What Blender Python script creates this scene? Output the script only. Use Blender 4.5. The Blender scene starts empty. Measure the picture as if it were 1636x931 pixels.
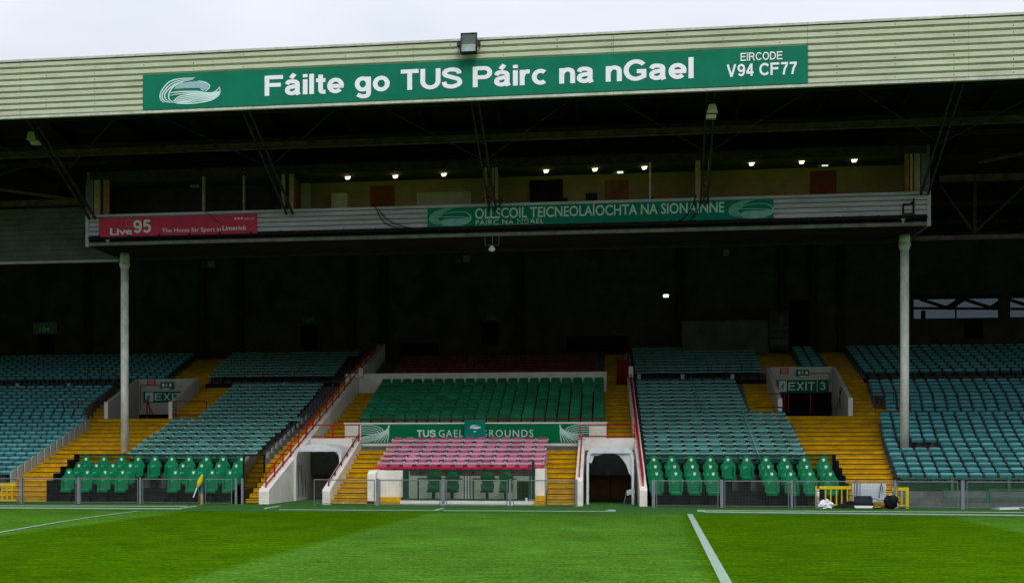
import bpy, math, random
from mathutils import Vector, noise as mnoise
random.seed(7)
R = math.radians
scene = bpy.context.scene
col = scene.collection

# ------------------------------------------------------------------ camera
F, CX, HZ = 2200.0, 615.0, 720.0            # focal length and principal point in photograph pixels
TH = math.atan(350.0 / 2200.0)
HC = 1.98
cam_d = bpy.data.cameras.new("camera")
cam = bpy.data.objects.new("camera", cam_d)
col.objects.link(cam)
cam.location = (0, 0, HC)
cam.rotation_euler = (R(90), 0, TH)
cam_d.sensor_width = 36
cam_d.lens = F * 36 / 1636
cam_d.shift_x = (818 - CX) / 1636
cam_d.shift_y = (HZ - 465.5) / 1636
cam_d.clip_start = 0.1
cam_d.clip_end = 3000
scene.camera = cam

# ------------------------------------------------------------------ world, sun, exposure
SUN_EL, SUN_AZ = R(49), R(163)              # high soft sun behind thin overcast, a little left behind the camera
w = bpy.data.worlds.new("World")
scene.world = w
w.use_nodes = True
nt = w.node_tree
nt.nodes.clear()
wo = nt.nodes.new("ShaderNodeOutputWorld")
bg = nt.nodes.new("ShaderNodeBackground")
sky = nt.nodes.new("ShaderNodeTexSky")
sky.sky_type = 'NISHITA'
sky.sun_disc = False
sky.sun_elevation = SUN_EL
sky.sun_rotation = SUN_AZ
tc = nt.nodes.new("ShaderNodeTexCoord")
mp = nt.nodes.new("ShaderNodeMapping")
mp.inputs['Scale'].default_value = (1.2, 1.2, 3.0)
nz = nt.nodes.new("ShaderNodeTexNoise")
nz.inputs['Scale'].default_value = 2.2
nz.inputs['Detail'].default_value = 5
cr = nt.nodes.new("ShaderNodeValToRGB")
cr.color_ramp.elements[0].position = 0.32
cr.color_ramp.elements[0].color = (7.0, 7.7, 8.8, 1)
cr.color_ramp.elements[1].position = 0.62
cr.color_ramp.elements[1].color = (9.0, 9.3, 9.9, 1)
mx = nt.nodes.new("ShaderNodeMix")
mx.data_type = 'RGBA'
mx.inputs['Factor'].default_value = 0.94
nt.links.new(tc.outputs['Generated'], mp.inputs['Vector'])
nt.links.new(mp.outputs[0], nz.inputs['Vector'])
nt.links.new(nz.outputs['Fac'], cr.inputs['Fac'])
nt.links.new(sky.outputs[0], mx.inputs[6])
nt.links.new(cr.outputs['Color'], mx.inputs[7])
sxyz = nt.nodes.new("ShaderNodeSeparateXYZ")          # standard overcast sky: the zenith is brighter than the horizon
cie = nt.nodes.new("ShaderNodeMath"); cie.operation = 'MULTIPLY_ADD'; cie.inputs[1].default_value = 1.25; cie.inputs[2].default_value = 0.60
clp = nt.nodes.new("ShaderNodeMath"); clp.operation = 'MAXIMUM'; clp.inputs[1].default_value = 0.0
vsc = nt.nodes.new("ShaderNodeVectorMath"); vsc.operation = 'SCALE'
nt.links.new(tc.outputs['Generated'], sxyz.inputs[0]); nt.links.new(sxyz.outputs['Z'], clp.inputs[0]); nt.links.new(clp.outputs[0], cie.inputs[0])
nt.links.new(mx.outputs[2], vsc.inputs[0]); nt.links.new(cie.outputs[0], vsc.inputs['Scale'])
nt.links.new(vsc.outputs[0], bg.inputs['Color'])
bg.inputs['Strength'].default_value = 0.1
nt.links.new(bg.outputs[0], wo.inputs['Surface'])

sd = bpy.data.lights.new("sun", 'SUN')
sd.energy = 1.5
sd.angle = R(24)
sd.color = (1.0, 0.97, 0.92)
so = bpy.data.objects.new("sun", sd)
col.objects.link(so)
sdir = Vector((math.sin(SUN_AZ) * math.cos(SUN_EL), math.cos(SUN_AZ) * math.cos(SUN_EL), math.sin(SUN_EL)))
so.rotation_euler = sdir.to_track_quat('Z', 'Y').to_euler()
so.location = (0, 0, 60)

scene.view_settings.view_transform = 'Standard'
scene.view_settings.look = 'None'
scene.view_settings.exposure = 0.12
scene.view_settings.gamma = 1.0
scene.cycles.max_bounces = 6
scene.cycles.diffuse_bounces = 2
scene.cycles.transparent_max_bounces = 12

# ------------------------------------------------------------------ geometry helpers
CT, ST = math.cos(TH), math.sin(TH)
def ray(u, v):
    a, b = (u - CX) / F, (HZ - v) / F
    return -ST + a * CT, CT + a * ST, b
def AT(u, v, Y):
    dx, dy, dz = ray(u, v); d = Y / dy
    return Vector((dx * d, Y, HC + dz * d))
def XA(u, Y): return AT(u, 700, Y).x
def ZA(u, v, Y): return AT(u, v, Y).z
def GR(u, v, z=0.0):
    dx, dy, dz = ray(u, v); d = (z - HC) / dz
    return Vector((dx * d, dy * d, z))
Y0, SL = 50.1, 0.309
RD = 0.59; RR = RD * SL
def RK(u, v, dz=0.0):
    dx, dy, b = ray(u, v)
    # HC + b d = SL (dy d - Y0) + dz
    d = (HC + SL * Y0 - dz) / (SL * dy - b)
    return Vector((dx * d, dy * d, HC + b * d))
def proj(x, y, z):
    d = -x * ST + y * CT
    return CX + F * (x * CT + y * ST) / d, HZ - F * (z - HC) / d
def rowY(n): return Y0 + RD * n
def rowZ(n): return RR * (n + 1)

class MB:
    def __init__(s): s.v = []; s.f = []; s.m = []
    def quad(s, a, b, c, d, m=0):
        i = len(s.v); s.v += [tuple(a), tuple(b), tuple(c), tuple(d)]; s.f.append((i, i+1, i+2, i+3)); s.m.append(m)
    def box(s, x0, x1, y0, y1, z0, z1, m=0):
        i = len(s.v)
        s.v += [(x0,y0,z0),(x1,y0,z0),(x1,y1,z0),(x0,y1,z0),(x0,y0,z1),(x1,y0,z1),(x1,y1,z1),(x0,y1,z1)]
        s.f += [(i,i+3,i+2,i+1),(i+4,i+5,i+6,i+7),(i,i+1,i+5,i+4),(i+1,i+2,i+6,i+5),(i+2,i+3,i+7,i+6),(i+3,i,i+4,i+7)]
        s.m += [m]*6
        return s
    def prism(s, pts, axis, a0, a1, m=0):
        """pts in the plane normal to axis; extruded from a0 to a1"""
        n = len(pts); i = len(s.v)
        for a in (a0, a1):
            for p, q in pts:
                s.v.append((a,p,q) if axis == 'x' else (p,a,q) if axis == 'y' else (p,q,a))
        s.f.append(tuple(range(i, i+n))); s.f.append(tuple(range(i+2*n-1, i+n-1, -1)))
        for k in range(n):
            s.f.append((i+k, i+n+k, i+n+(k+1)%n, i+(k+1)%n))
        s.m += [m]*(n+2)
        return s
    def tube(s, a, b, r, n=6, r2=None, m=0, caps=True):
        a, b = Vector(a), Vector(b); r2 = r if r2 is None else r2
        d = (b-a).normalized()
        p = d.orthogonal().normalized(); q = d.cross(p)
        i = len(s.v)
        for c, rr in ((a, r), (b, r2)):
            for k in range(n):
                t = 2*math.pi*(k+.5)/n
                s.v.append(tuple(c + (p*math.cos(t)+q*math.sin(t))*rr))
        for k in range(n):
            s.f.append((i+k, i+(k+1)%n, i+n+(k+1)%n, i+n+k)); s.m.append(m)
        if caps:
            s.f.append(tuple(range(i+n-1, i-1, -1))); s.f.append(tuple(range(i+n, i+2*n))); s.m += [m, m]
        return s
    def bar(s, a, b, w, h, m=0, up=(0,0,1)):
        a, b = Vector(a), Vector(b); d = (b-a).normalized(); up = Vector(up)
        if abs(d.dot(up)) > .98: up = Vector((0,1,0))
        x = d.cross(up).normalized(); z = x.cross(d)
        i = len(s.v)
        for c in (a, b):
            for sx, sz in ((-1,-1),(1,-1),(1,1),(-1,1)):
                s.v.append(tuple(c + x*(sx*w/2) + z*(sz*h/2)))
        s.f += [(i,i+1,i+2,i+3),(i+7,i+6,i+5,i+4)] + [(i+k, i+4+k, i+4+(k+1)%4, i+(k+1)%4) for k in range(4)]
        s.m += [m]*6
        return s
    def path(s, pts, r, n=5, m=0):
        for a, b in zip(pts, pts[1:]): s.tube(a, b, r, n, m=m)
        return s
    def blob(s, c, rx, ry, rz, seg=12, ring=8, rough=0.0, seed=0, m=0, flat=False):
        i = len(s.v); c = Vector(c)
        for j in range(ring+1):
            th = math.pi*j/ring
            for k in range(seg):
                ph = 2*math.pi*k/seg
                d = Vector((math.sin(th)*math.cos(ph), math.sin(th)*math.sin(ph), math.cos(th)))
                f = 1 + rough*mnoise.noise(d*2.3+Vector((seed*3.1, seed, 0))) + rough*.5*mnoise.noise(d*6+Vector((seed, 0, seed)))
                p = c + Vector((d.x*rx*f, d.y*ry*f, d.z*rz*f))
                if flat: p.z = max(p.z, 0.004)
                s.v.append(tuple(p))
        for j in range(ring):
            for k in range(seg):
                s.f.append((i+j*seg+k, i+(j+1)*seg+k, i+(j+1)*seg+(k+1)%seg, i+j*seg+(k+1)%seg)); s.m.append(m)
        return s
    def mesh(s, name, mats, off=(0,0,0), smooth=False):
        me = bpy.data.meshes.new(name)
        ox, oy, oz = off
        me.from_pydata([(x-ox, y-oy, z-oz) for x, y, z in s.v], [], s.f)
        for m in (mats if isinstance(mats, (list, tuple)) else [mats]): me.materials.append(m)
        if any(s.m): me.polygons.foreach_set("material_index", s.m)
        if smooth: me.polygons.foreach_set("use_smooth", [True]*len(s.f))
        me.update()
        return me
    def build(s, name, mats, parent=None, smooth=False):
        off = base_of(parent)
        o = bpy.data.objects.new(name, s.mesh(name, mats, off, smooth))
        col.objects.link(o)
        if parent is not None: o.parent = parent
        return o
def base_of(p):
    off = Vector((0,0,0))
    while p is not None:
        off += p.location; p = p.parent
    return off
def tag(o, label=None, cat=None, group=None, kind=None):
    if label: o['label'] = label
    if cat: o['category'] = cat
    if group: o['group'] = group
    if kind: o['kind'] = kind
    return o
def thing(name, label, cat, loc=(0,0,0), group=None):
    o = bpy.data.objects.new(name, None); col.objects.link(o)
    o.location = loc; o.empty_display_size = .2
    return tag(o, label, cat, group)
def copy_tree(o, parent=None):
    c = o.copy(); col.objects.link(c)
    if parent is not None: c.parent = parent
    for ch in list(o.children): copy_tree(ch, c)
    return c
def ordw(n):
    return {1:'1st',2:'2nd',3:'3rd',21:'21st',22:'22nd',23:'23rd',31:'31st',32:'32nd',33:'33rd'}.get(n, f'{n}th')

# ------------------------------------------------------------------ materials
def mat(name, c, rough=.6, var=.12, scale=3.0, c2=None, dirt=0.0, dirt_scale=.8, metallic=0.0, bump=0.0, bscale=40, rnd=0.0, spec=.08, stretch=(1,1,1), emit=None, dirtc=(.05,.045,.035)):
    m = bpy.data.materials.new(name); m.use_nodes = True
    t = m.node_tree; N = t.nodes; L = t.links
    b = N['Principled BSDF']
    b.inputs['Roughness'].default_value = rough
    b.inputs['Metallic'].default_value = metallic
    b.inputs['Specular IOR Level'].default_value = spec
    tcn = N.new("ShaderNodeTexCoord"); geo = N.new("ShaderNodeNewGeometry")
    mpn = N.new("ShaderNodeMapping"); mpn.inputs['Scale'].default_value = stretch
    L.new(geo.outputs['Position'], mpn.inputs['Vector'])
    n1 = N.new("ShaderNodeTexNoise"); n1.inputs['Scale'].default_value = scale; n1.inputs['Detail'].default_value = 6; n1.inputs['Roughness'].default_value = .65
    L.new(mpn.outputs[0], n1.inputs['Vector'])
    r1 = N.new("ShaderNodeValToRGB")
    ca = c2 if c2 else tuple(x*(1-var*1.6) for x in c)
    cb = c if c2 else tuple(min(1, x*(1+var)) for x in c)
    r1.color_ramp.elements[0].position = .3; r1.color_ramp.elements[0].color = (*ca, 1)
    r1.color_ramp.elements[1].position = .7; r1.color_ramp.elements[1].color = (*cb, 1)
    L.new(n1.outputs['Fac'], r1.inputs['Fac'])
    out = r1.outputs['Color']
    if rnd:
        oi = N.new("ShaderNodeObjectInfo")
        hs = N.new("ShaderNodeHueSaturation")
        mr = N.new("ShaderNodeMapRange"); mr.inputs['To Min'].default_value = 1-rnd; mr.inputs['To Max'].default_value = 1+rnd
        L.new(oi.outputs['Random'], mr.inputs['Value']); L.new(mr.outputs[0], hs.inputs['Value'])
        L.new(out, hs.inputs['Color']); out = hs.outputs[0]
    if dirt:
        n2 = N.new("ShaderNodeTexNoise"); n2.inputs['Scale'].default_value = dirt_scale; n2.inputs['Detail'].default_value = 9; n2.inputs['Roughness'].default_value = .75
        L.new(mpn.outputs[0], n2.inputs['Vector'])
        r2 = N.new("ShaderNodeValToRGB"); r2.color_ramp.elements[0].position = .45; r2.color_ramp.elements[1].position = .72
        r2.color_ramp.elements[1].color = (dirt, dirt, dirt, 1)
        L.new(n2.outputs['Fac'], r2.inputs['Fac'])
        mxn = N.new("ShaderNodeMix"); mxn.data_type = 'RGBA'
        mxn.inputs[7].default_value = (*dirtc, 1)
        L.new(r2.outputs['Color'], mxn.inputs['Factor']); L.new(out, mxn.inputs[6])
        out = mxn.outputs[2]
    L.new(out, b.inputs['Base Color'])
    if bump:
        n3 = N.new("ShaderNodeTexNoise"); n3.inputs['Scale'].default_value = bscale; n3.inputs['Detail'].default_value = 4
        L.new(mpn.outputs[0], n3.inputs['Vector'])
        bp = N.new("ShaderNodeBump"); bp.inputs['Strength'].default_value = bump; bp.inputs['Distance'].default_value = .02
        L.new(n3.outputs['Fac'], bp.inputs['Height']); L.new(bp.outputs[0], b.inputs['Normal'])
    if emit:
        b.inputs['Emission Color'].default_value = (*emit[0], 1); b.inputs['Emission Strength'].default_value = emit[1]
    return m
M = {}
M['concrete'] = mat('concrete', (.16,.155,.14), .9, .2, 2, dirt=.6, dirt_scale=.9)
M['terrace'] = mat('terrace_concrete', (.13,.15,.14), .9, .2, 2, dirt=.7)
M['terrace_pink'] = mat('terrace_pink_paint', (.5,.25,.33), .8, .15, 2, dirt=.3)
M['yellow_step'] = mat('yellow_step_paint', (.62,.355,.003), .8, .20, 2.5, dirt=.60, dirt_scale=1.6, dirtc=(.17,.10,.03), stretch=(1,1,2))
M['step_shade_line'] = mat('step_shade_line', (.05,.03,.012), .9, .3, 5)  # shadow line under the nosings, painted as a dark colour
M['white_wall'] = mat('white_wall_paint', (.80,.76,.70), .8, .07, 1.2, dirt=.35, dirt_scale=1.3, dirtc=(.28,.25,.21))
M['white_paint'] = mat('white_paint', (.8,.79,.76), .6, .05, 2, dirt=.2, dirt_scale=3, dirtc=(.35,.33,.3))
M['red_paint'] = mat('red_rail_paint', (.42,.012,.018), .45, .15, 6)
M['dark_red'] = mat('dark_red_rail_paint', (.16,.016,.012), .6, .2, 6)
M['galv'] = mat('galvanised_steel', (.18,.195,.205), .5, .18, 9, metallic=.35)
M['wire'] = mat('fence_wire', (.10,.12,.11), .6, .15, 9)
M['galv_blue'] = mat('galvanised_post', (.22,.245,.28), .5, .15, 9, metallic=.3)
M['column'] = mat('column_paint', (.84,.84,.83), .7, .08, 1.5, dirt=.55, dirt_scale=3.2, dirtc=(.22,.21,.18), stretch=(1,1,.5))
M['cream'] = mat('cream_cladding', (.51,.55,.40), .55, .08, .7, dirt=.55, dirt_scale=1.6, dirtc=(.30,.31,.20), stretch=(.5,1,2.2))
M['cream_trim'] = mat('cream_trim', (.56,.57,.50), .6, .1, 2, dirt=.5, dirt_scale=3, dirtc=(.15,.15,.1))
M['banner_green'] = mat('banner_green', (.004,.168,.094), .6, .09, .9, spec=.10, bump=.25, bscale=1.2)
M['banner_green2'] = mat('wall_banner_green', (.002,.15,.055), .6, .06, 1.5, spec=.04)
M['banner_teal'] = mat('gallery_banner_teal', (.005,.18,.13), .6, .08, 1.5, spec=.04)
M['banner_pink'] = mat('gallery_banner_pink', (.60,.05,.12), .6, .12, 1.2, spec=.04)
M['letter'] = mat('white_lettering', (.86,.86,.92), .5, .02, 2)
M['letter_pale'] = mat('pale_logo', (.60,.80,.78), .5, .04, 3)
M['lens_blue'] = mat('pale_blue_logo_fill', (.32,.48,.54), .5, .1, 30)
M['gallery'] = mat('gallery_cladding', (.50,.45,.57), .6, .10, 1.3, dirt=.5, dirt_scale=1.7, dirtc=(.15,.17,.15), stretch=(.4,1,2))
M['gallery_trim'] = mat('gallery_trim', (.20,.19,.16), .7, .15, 2, dirt=.6, dirt_scale=2.6)
M['side_clad'] = mat('side_panel_cladding', (.14,.14,.155), .7, .15, 1, dirt=.6, dirt_scale=1.2)
M['dark_steel'] = mat('dark_steel', (.048,.037,.039), .7, .3, 3, dirt=.5, dirt_scale=3)
M['beam_pale'] = mat('weathered_beam', (.15,.09,.11), .7, .35, 2.5, dirt=.8, dirt_scale=2)
M['roof_under'] = mat('dark_roof_sheet', (.026,.019,.021), .9, .3, 1)
M['back_wall'] = mat('dark_block_wall', (.085,.064,.073), .9, .25, .8, dirt=.6, dirt_scale=.5, dirtc=(.03,.028,.02))
M['black'] = mat('black_void', (.008,.007,.006), .9, .2, 2)
M['black_panel'] = mat('black_panel', (.009,.010,.009), .5, .3, 3)
M['tan_frame'] = mat('tan_window_frame', (.34,.24,.15), .6, .2, 3)
M['room_wall'] = mat('olive_room_wall', (.42,.30,.12), .8, .1, 2)
M['room_ceiling'] = mat('room_ceiling', (.10,.09,.06), .9, .1, 2)
M['orange_door'] = mat('orange_brown_door', (.25,.07,.012), .5, .15, 3)
M['brown_door'] = mat('dark_brown_door', (.30,.13,.06), .6, .2, 3)
M['cream_board'] = mat('cream_board', (.62,.58,.36), .7, .06, 3)
M['lamp_on'] = mat('lit_lamp', (.9,.9,.8), .5, emit=((1.0,.90,.50), 2.2), var=0)
M['lamp_white'] = mat('lit_white_lamp', (.9,.9,.9), .5, emit=((.9,.95,1.0), 5.0), var=0)
M['exit_lit'] = mat('lit_exit_sign', (.7,.9,.8), .5, emit=((.75,.95,.85), 1.2), var=0)
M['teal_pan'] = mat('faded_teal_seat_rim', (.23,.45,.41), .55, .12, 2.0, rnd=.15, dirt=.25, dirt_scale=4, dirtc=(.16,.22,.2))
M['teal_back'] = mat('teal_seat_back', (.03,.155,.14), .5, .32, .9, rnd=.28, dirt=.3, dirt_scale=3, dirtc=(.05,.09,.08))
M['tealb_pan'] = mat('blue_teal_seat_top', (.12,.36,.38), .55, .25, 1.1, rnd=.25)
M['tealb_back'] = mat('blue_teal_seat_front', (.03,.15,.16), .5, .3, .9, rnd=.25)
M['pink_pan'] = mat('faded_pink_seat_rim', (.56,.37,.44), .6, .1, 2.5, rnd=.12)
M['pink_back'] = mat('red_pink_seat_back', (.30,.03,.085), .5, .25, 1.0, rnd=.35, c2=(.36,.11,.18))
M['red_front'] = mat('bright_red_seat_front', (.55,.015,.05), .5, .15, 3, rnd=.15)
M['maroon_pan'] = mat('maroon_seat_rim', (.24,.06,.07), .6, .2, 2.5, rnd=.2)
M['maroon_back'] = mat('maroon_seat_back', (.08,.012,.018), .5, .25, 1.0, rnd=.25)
M['green_seat'] = mat('deep_green_seat', (.003,.150,.060), .5, .25, 1.2, rnd=.25, spec=.15)
M['dug_green'] = mat('bright_green_chair', (.002,.135,.052), .38, .12, 3, rnd=.1)
M['dug_light'] = mat('lighter_green_cushion', (.010,.36,.20), .4, .1, 4, rnd=.1)
M['dug_emblem'] = mat('pale_emblem', (.45,.72,.55), .5, .2, 20)
M['cab_green'] = mat('dark_green_frame', (.012,.05,.028), .5, .2, 4)
M['chair_green'] = mat('cabin_chair_green', (.01,.09,.045), .5, .15, 3)
M['sign_green'] = mat('exit_sign_green', (.008,.13,.075), .5, .08, 3)
M['sign_red'] = mat('red_sign', (.55,.03,.04), .5, .1, 8)
M['yellow_bar'] = mat('yellow_barrier_paint', (.72,.56,.01), .45, .1, 4)
M['fabric_white'] = mat('white_tarpaulin', (.82,.84,.88), .6, .08, 3, dirt=.3, dirt_scale=4, dirtc=(.3,.31,.33), bump=.4, bscale=8)
M['bag_black'] = mat('black_bag', (.012,.013,.016), .5, .3, 8)
M['case_dark'] = mat('dark_case', (.03,.036,.045), .4, .2, 8)
M['olive_bag'] = mat('mustard_bag', (.22,.15,.03), .8, .3, 12)
M['plastic_white'] = mat('white_plastic', (.78,.78,.80), .5, .05, 8, bump=.5, bscale=20)
M['sheet_white'] = mat('white_sheet_board', (.62,.67,.72), .5, .04, 4)
M['grey_plastic'] = mat('grey_plastic', (.36,.40,.42), .5, .15, 6)
M['lamp_cream'] = mat('cream_lamp_housing', (.46,.45,.30), .6, .1, 6)
M['line'] = mat('pitch_line_paint', (.27,.36,.31), .9, .12, 6, dirt=.55, dirt_scale=9, dirtc=(.12,.22,.06))
M['board_white'] = mat('pitch_edge_board', (.36,.48,.38), .7, .1, 5)
M['wall_low'] = mat('low_concrete_wall', (.28,.26,.22), .9, .15, 2, dirt=.5)
M['green_mesh'] = mat('green_wire_panel', (.05,.14,.09), .6, .2, 4)
M['stripe_grey'] = mat('notice_board', (.10,.11,.11), .7, .2, 9)
M['wood'] = mat('painted_wood', (.40,.28,.12), .7, .2, 6)
M['blue_wrap'] = mat('blue_tape', (.04,.16,.25), .6, .1, 6)

def glass(name, tint, alpha, rough=.05):
    m = bpy.data.materials.new(name); m.use_nodes = True
    t = m.node_tree; N = t.nodes; L = t.links
    N.remove(N['Principled BSDF'])
    tr = N.new("ShaderNodeBsdfTransparent"); tr.inputs[0].default_value = (*tint, 1)
    gl = N.new("ShaderNodeBsdfGlossy"); gl.inputs['Roughness'].default_value = rough; gl.inputs['Color'].default_value = (.8,.9,.9,1)
    fr = N.new("ShaderNodeFresnel"); fr.inputs[0].default_value = 1.45
    ad = N.new("ShaderNodeMath"); ad.operation = 'ADD'; ad.inputs[1].default_value = alpha; ad.use_clamp = True
    mxs = N.new("ShaderNodeMixShader")
    L.new(fr.outputs[0], ad.inputs[0]); L.new(ad.outputs[0], mxs.inputs[0])
    L.new(tr.outputs[0], mxs.inputs[1]); L.new(gl.outputs[0], mxs.inputs[2])
    L.new(mxs.outputs[0], N['Material Output'].inputs['Surface'])
    return m
M['glass'] = glass('tinted_glass', (.55,.62,.58), .04)
M['glass_clear'] = glass('clear_glass', (.85,.9,.88), .02)
M['glass_grey'] = glass('grey_window_glass', (.27,.30,.32), .02)

def translucent(m, f):
    t = m.node_tree; N = t.nodes; L = t.links
    b = N['Principled BSDF']; tl = N.new("ShaderNodeBsdfTranslucent"); ms = N.new("ShaderNodeMixShader"); ms.inputs[0].default_value = f
    src = b.inputs['Base Color'].links[0].from_socket; L.new(src, tl.inputs['Color'])
    L.new(b.outputs[0], ms.inputs[1]); L.new(tl.outputs[0], ms.inputs[2]); L.new(ms.outputs[0], N['Material Output'].inputs['Surface'])
translucent(M['fabric_white'], .28)

# ------------------------------------------------------------------ pitch
GA = math.atan((1044 - CX) / F) - TH         # the pitch lies turned a little against the stand
def grass_mat():
    m = bpy.data.materials.new('mown_grass'); m.use_nodes = True
    t = m.node_tree; N = t.nodes; L = t.links
    b = N['Principled BSDF']; b.inputs['Roughness'].default_value = .75; b.inputs['Specular IOR Level'].default_value = .0
    geo = N.new("ShaderNodeNewGeometry")
    sep = N.new("ShaderNodeSeparateXYZ")
    mp0 = N.new("ShaderNodeMapping"); mp0.vector_type = 'POINT'; mp0.inputs['Rotation'].default_value = (0, 0, GA)
    L.new(geo.outputs['Position'], mp0.inputs['Vector']); L.new(mp0.outputs[0], sep.inputs[0])
    # stripes 8 m wide parallel to the halfway line
    p = GR(1130, 876); ca, sa = math.cos(GA), math.sin(GA)
    xh = p.x*ca - p.y*sa
    q = GR(535, 865); xq = q.x*ca - q.y*sa
    W = xh - xq
    s1 = N.new("ShaderNodeMath"); s1.operation = 'SUBTRACT'; s1.inputs[1].default_value = xh
    wob = N.new("ShaderNodeTexNoise"); wob.inputs['Scale'].default_value = 1.3
    L.new(geo.outputs['Position'], wob.inputs['Vector'])
    wa = N.new("ShaderNodeMath"); wa.operation = 'MULTIPLY_ADD'; wa.inputs[1].default_value = .5
    L.new(sep.outputs['X'], s1.inputs[0]); L.new(wob.outputs['Fac'], wa.inputs[0]); L.new(s1.outputs[0], wa.inputs[2])
    s2 = N.new("ShaderNodeMath"); s2.operation = 'MULTIPLY'; s2.inputs[1].default_value = math.pi / W
    L.new(wa.outputs[0], s2.inputs[0])
    s3 = N.new("ShaderNodeMath"); s3.operation = 'SINE'; L.new(s2.outputs[0], s3.inputs[0])
    s4 = N.new("ShaderNodeMapRange"); s4.interpolation_type = 'SMOOTHSTEP'
    s4.inputs['From Min'].default_value = .09; s4.inputs['From Max'].default_value = -.09; s4.inputs['To Max'].default_value = .95
    L.new(s3.outputs[0], s4.inputs['Value'])
    def ns(scale, det, stretch, rgh=.6):
        mm = N.new("ShaderNodeMapping"); mm.inputs['Scale'].default_value = stretch
        L.new(geo.outputs['Position'], mm.inputs['Vector'])
        n = N.new("ShaderNodeTexNoise"); n.inputs['Scale'].default_value = scale; n.inputs['Detail'].default_value = det; n.inputs['Roughness'].default_value = rgh
        L.new(mm.outputs[0], n.inputs['Vector']); return n.outputs['Fac']
    dark = N.new("ShaderNodeValToRGB")
    dark.color_ramp.elements[0].position = .34; dark.color_ramp.elements[0].color = (.018,.066,.002,1)
    dark.color_ramp.elements[1].position = .68; dark.color_ramp.elements[1].color = (.063,.138,.002,1)
    e = dark.color_ramp.elements.new(.52); e.color = (.042,.104,.001,1)
    light = N.new("ShaderNodeValToRGB")
    light.color_ramp.elements[0].position = .34; light.color_ramp.elements[0].color = (.032,.098,.006,1)
    light.color_ramp.elements[1].position = .68; light.color_ramp.elements[1].color = (.078,.186,.020,1)
    n1 = ns(3.0, 9, (.35, 1, 1), .8)
    L.new(n1, dark.inputs['Fac']); L.new(n1, light.inputs['Fac'])
    mxs = N.new("ShaderNodeMix"); mxs.data_type = 'RGBA'
    L.new(s4.outputs[0], mxs.inputs['Factor']); L.new(dark.outputs[0], mxs.inputs[6]); L.new(light.outputs[0], mxs.inputs[7])
    # broad patches and fine blade grain
    n2 = ns(.22, 4, (1, .6, 1)); r2 = N.new("ShaderNodeMapRange"); r2.inputs['From Min'].default_value=.3; r2.inputs['From Max'].default_value=.7; r2.inputs['To Min'].default_value=.80; r2.inputs['To Max'].default_value=1.16
    L.new(n2, r2.inputs['Value'])
    n3 = ns(26, 3, (.5, .22, 1), .7); r3 = N.new("ShaderNodeMapRange"); r3.inputs['From Min'].default_value=.3; r3.inputs['From Max'].default_value=.7; r3.inputs['To Min'].default_value=.55; r3.inputs['To Max'].default_value=1.45
    L.new(n3, r3.inputs['Value'])
    mu = N.new("ShaderNodeMath"); mu.operation='MULTIPLY'; L.new(r2.outputs[0], mu.inputs[0]); L.new(r3.outputs[0], mu.inputs[1])
    n4 = ns(.9, 7, (1, .5, 1), .75); r4 = N.new("ShaderNodeMapRange"); r4.inputs['From Min'].default_value=.35; r4.inputs['From Max'].default_value=.65; r4.inputs['To Min'].default_value=.86; r4.inputs['To Max'].default_value=1.12
    L.new(n4, r4.inputs['Value']); mu2 = N.new("ShaderNodeMath"); mu2.operation='MULTIPLY'; L.new(mu.outputs[0], mu2.inputs[0]); L.new(r4.outputs[0], mu2.inputs[1]); mu = mu2
    vm = N.new("ShaderNodeVectorMath"); vm.operation='SCALE'
    L.new(mxs.outputs[2], vm.inputs[0]); L.new(mu.outputs[0], vm.inputs['Scale'])
    L.new(vm.outputs[0], b.inputs['Base Color'])
    bp = N.new("ShaderNodeBump"); bp.inputs['Strength'].default_value=.6; bp.inputs['Distance'].default_value=.03
    L.new(n3, bp.inputs['Height']); L.new(bp.outputs[0], b.inputs['Normal'])
    return m
M['grass'] = grass_mat()
M['margin'] = mat('synthetic_turf_margin', (.038,.120,.022), .85, .25, 5, bump=.5, bscale=30, dirt=.3, dirt_scale=.7, dirtc=(.02,.06,.012))
g = MB(); g.quad((-400,-400,0),(400,-400,0),(400,400,0),(-400,400,0))
tag(g.build('pitch', M['grass']), 'mown green grass pitch in front of the grandstand', kind='structure')
def ground_poly(pts, z, name, m, **k):
    b = MB(); i = 0
    P = [GR(u, v) for u, v in pts]
    b.v = [(p.x, p.y, z) for p in P]; b.f = [tuple(range(len(P)))]; b.m = [0]
    return b.build(name, m)
tag(ground_poly([(-150,811.5),(300,816),(1000,820.5),(1800,827.5),(1800,770),(1000,766),(-150,762)], .004, 'turf_margin', M['margin']), 'darker strip of synthetic turf along the foot of the stand', kind='structure')
def gline(name, pts, wpx, z=.009, label=None, cat='pitch line'):
    b = MB()
    P = [GR(u, v) for u, v in pts]
    for a, c in zip(P, P[1:]):
        d = (c-a); d.z = 0; d.normalize(); s_ = Vector((-d.y, d.x, 0))*wpx/2
        b.quad((a.x-s_.x,a.y-s_.y,z),(c.x-s_.x,c.y-s_.y,z),(c.x+s_.x,c.y+s_.y,z),(a.x+s_.x,a.y+s_.y,z))
    o = b.build(name, M['line'])
    return tag(o, label, cat, kind='structure')
gline('halfway_line', [(1102,821),(1131,876),(1180,968)], .17, .012)
arc = [(-90,866),(0,850.5),(50,841.5),(100,833),(160,824),(222,816)]
gline('curved_line', arc, .12, .012)
def kerb(name, pts, w_, z0, z1, label):
    b = MB()
    P = [GR(u, v) for u, v in pts]
    for a, c in zip(P, P[1:]):
        b.bar((a.x,a.y,(z0+z1)/2), (c.x,c.y,(z0+z1)/2), w_, z1-z0)
    return tag(b.build(name, M['board_white']), label, 'edging board', group='white edging boards')
kerb('edging_board', [(-80,811),(286,813),(313,809)], .10, .005, .035, 'long white edging strip on the turf before the left dugout, bent at its end')
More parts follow.
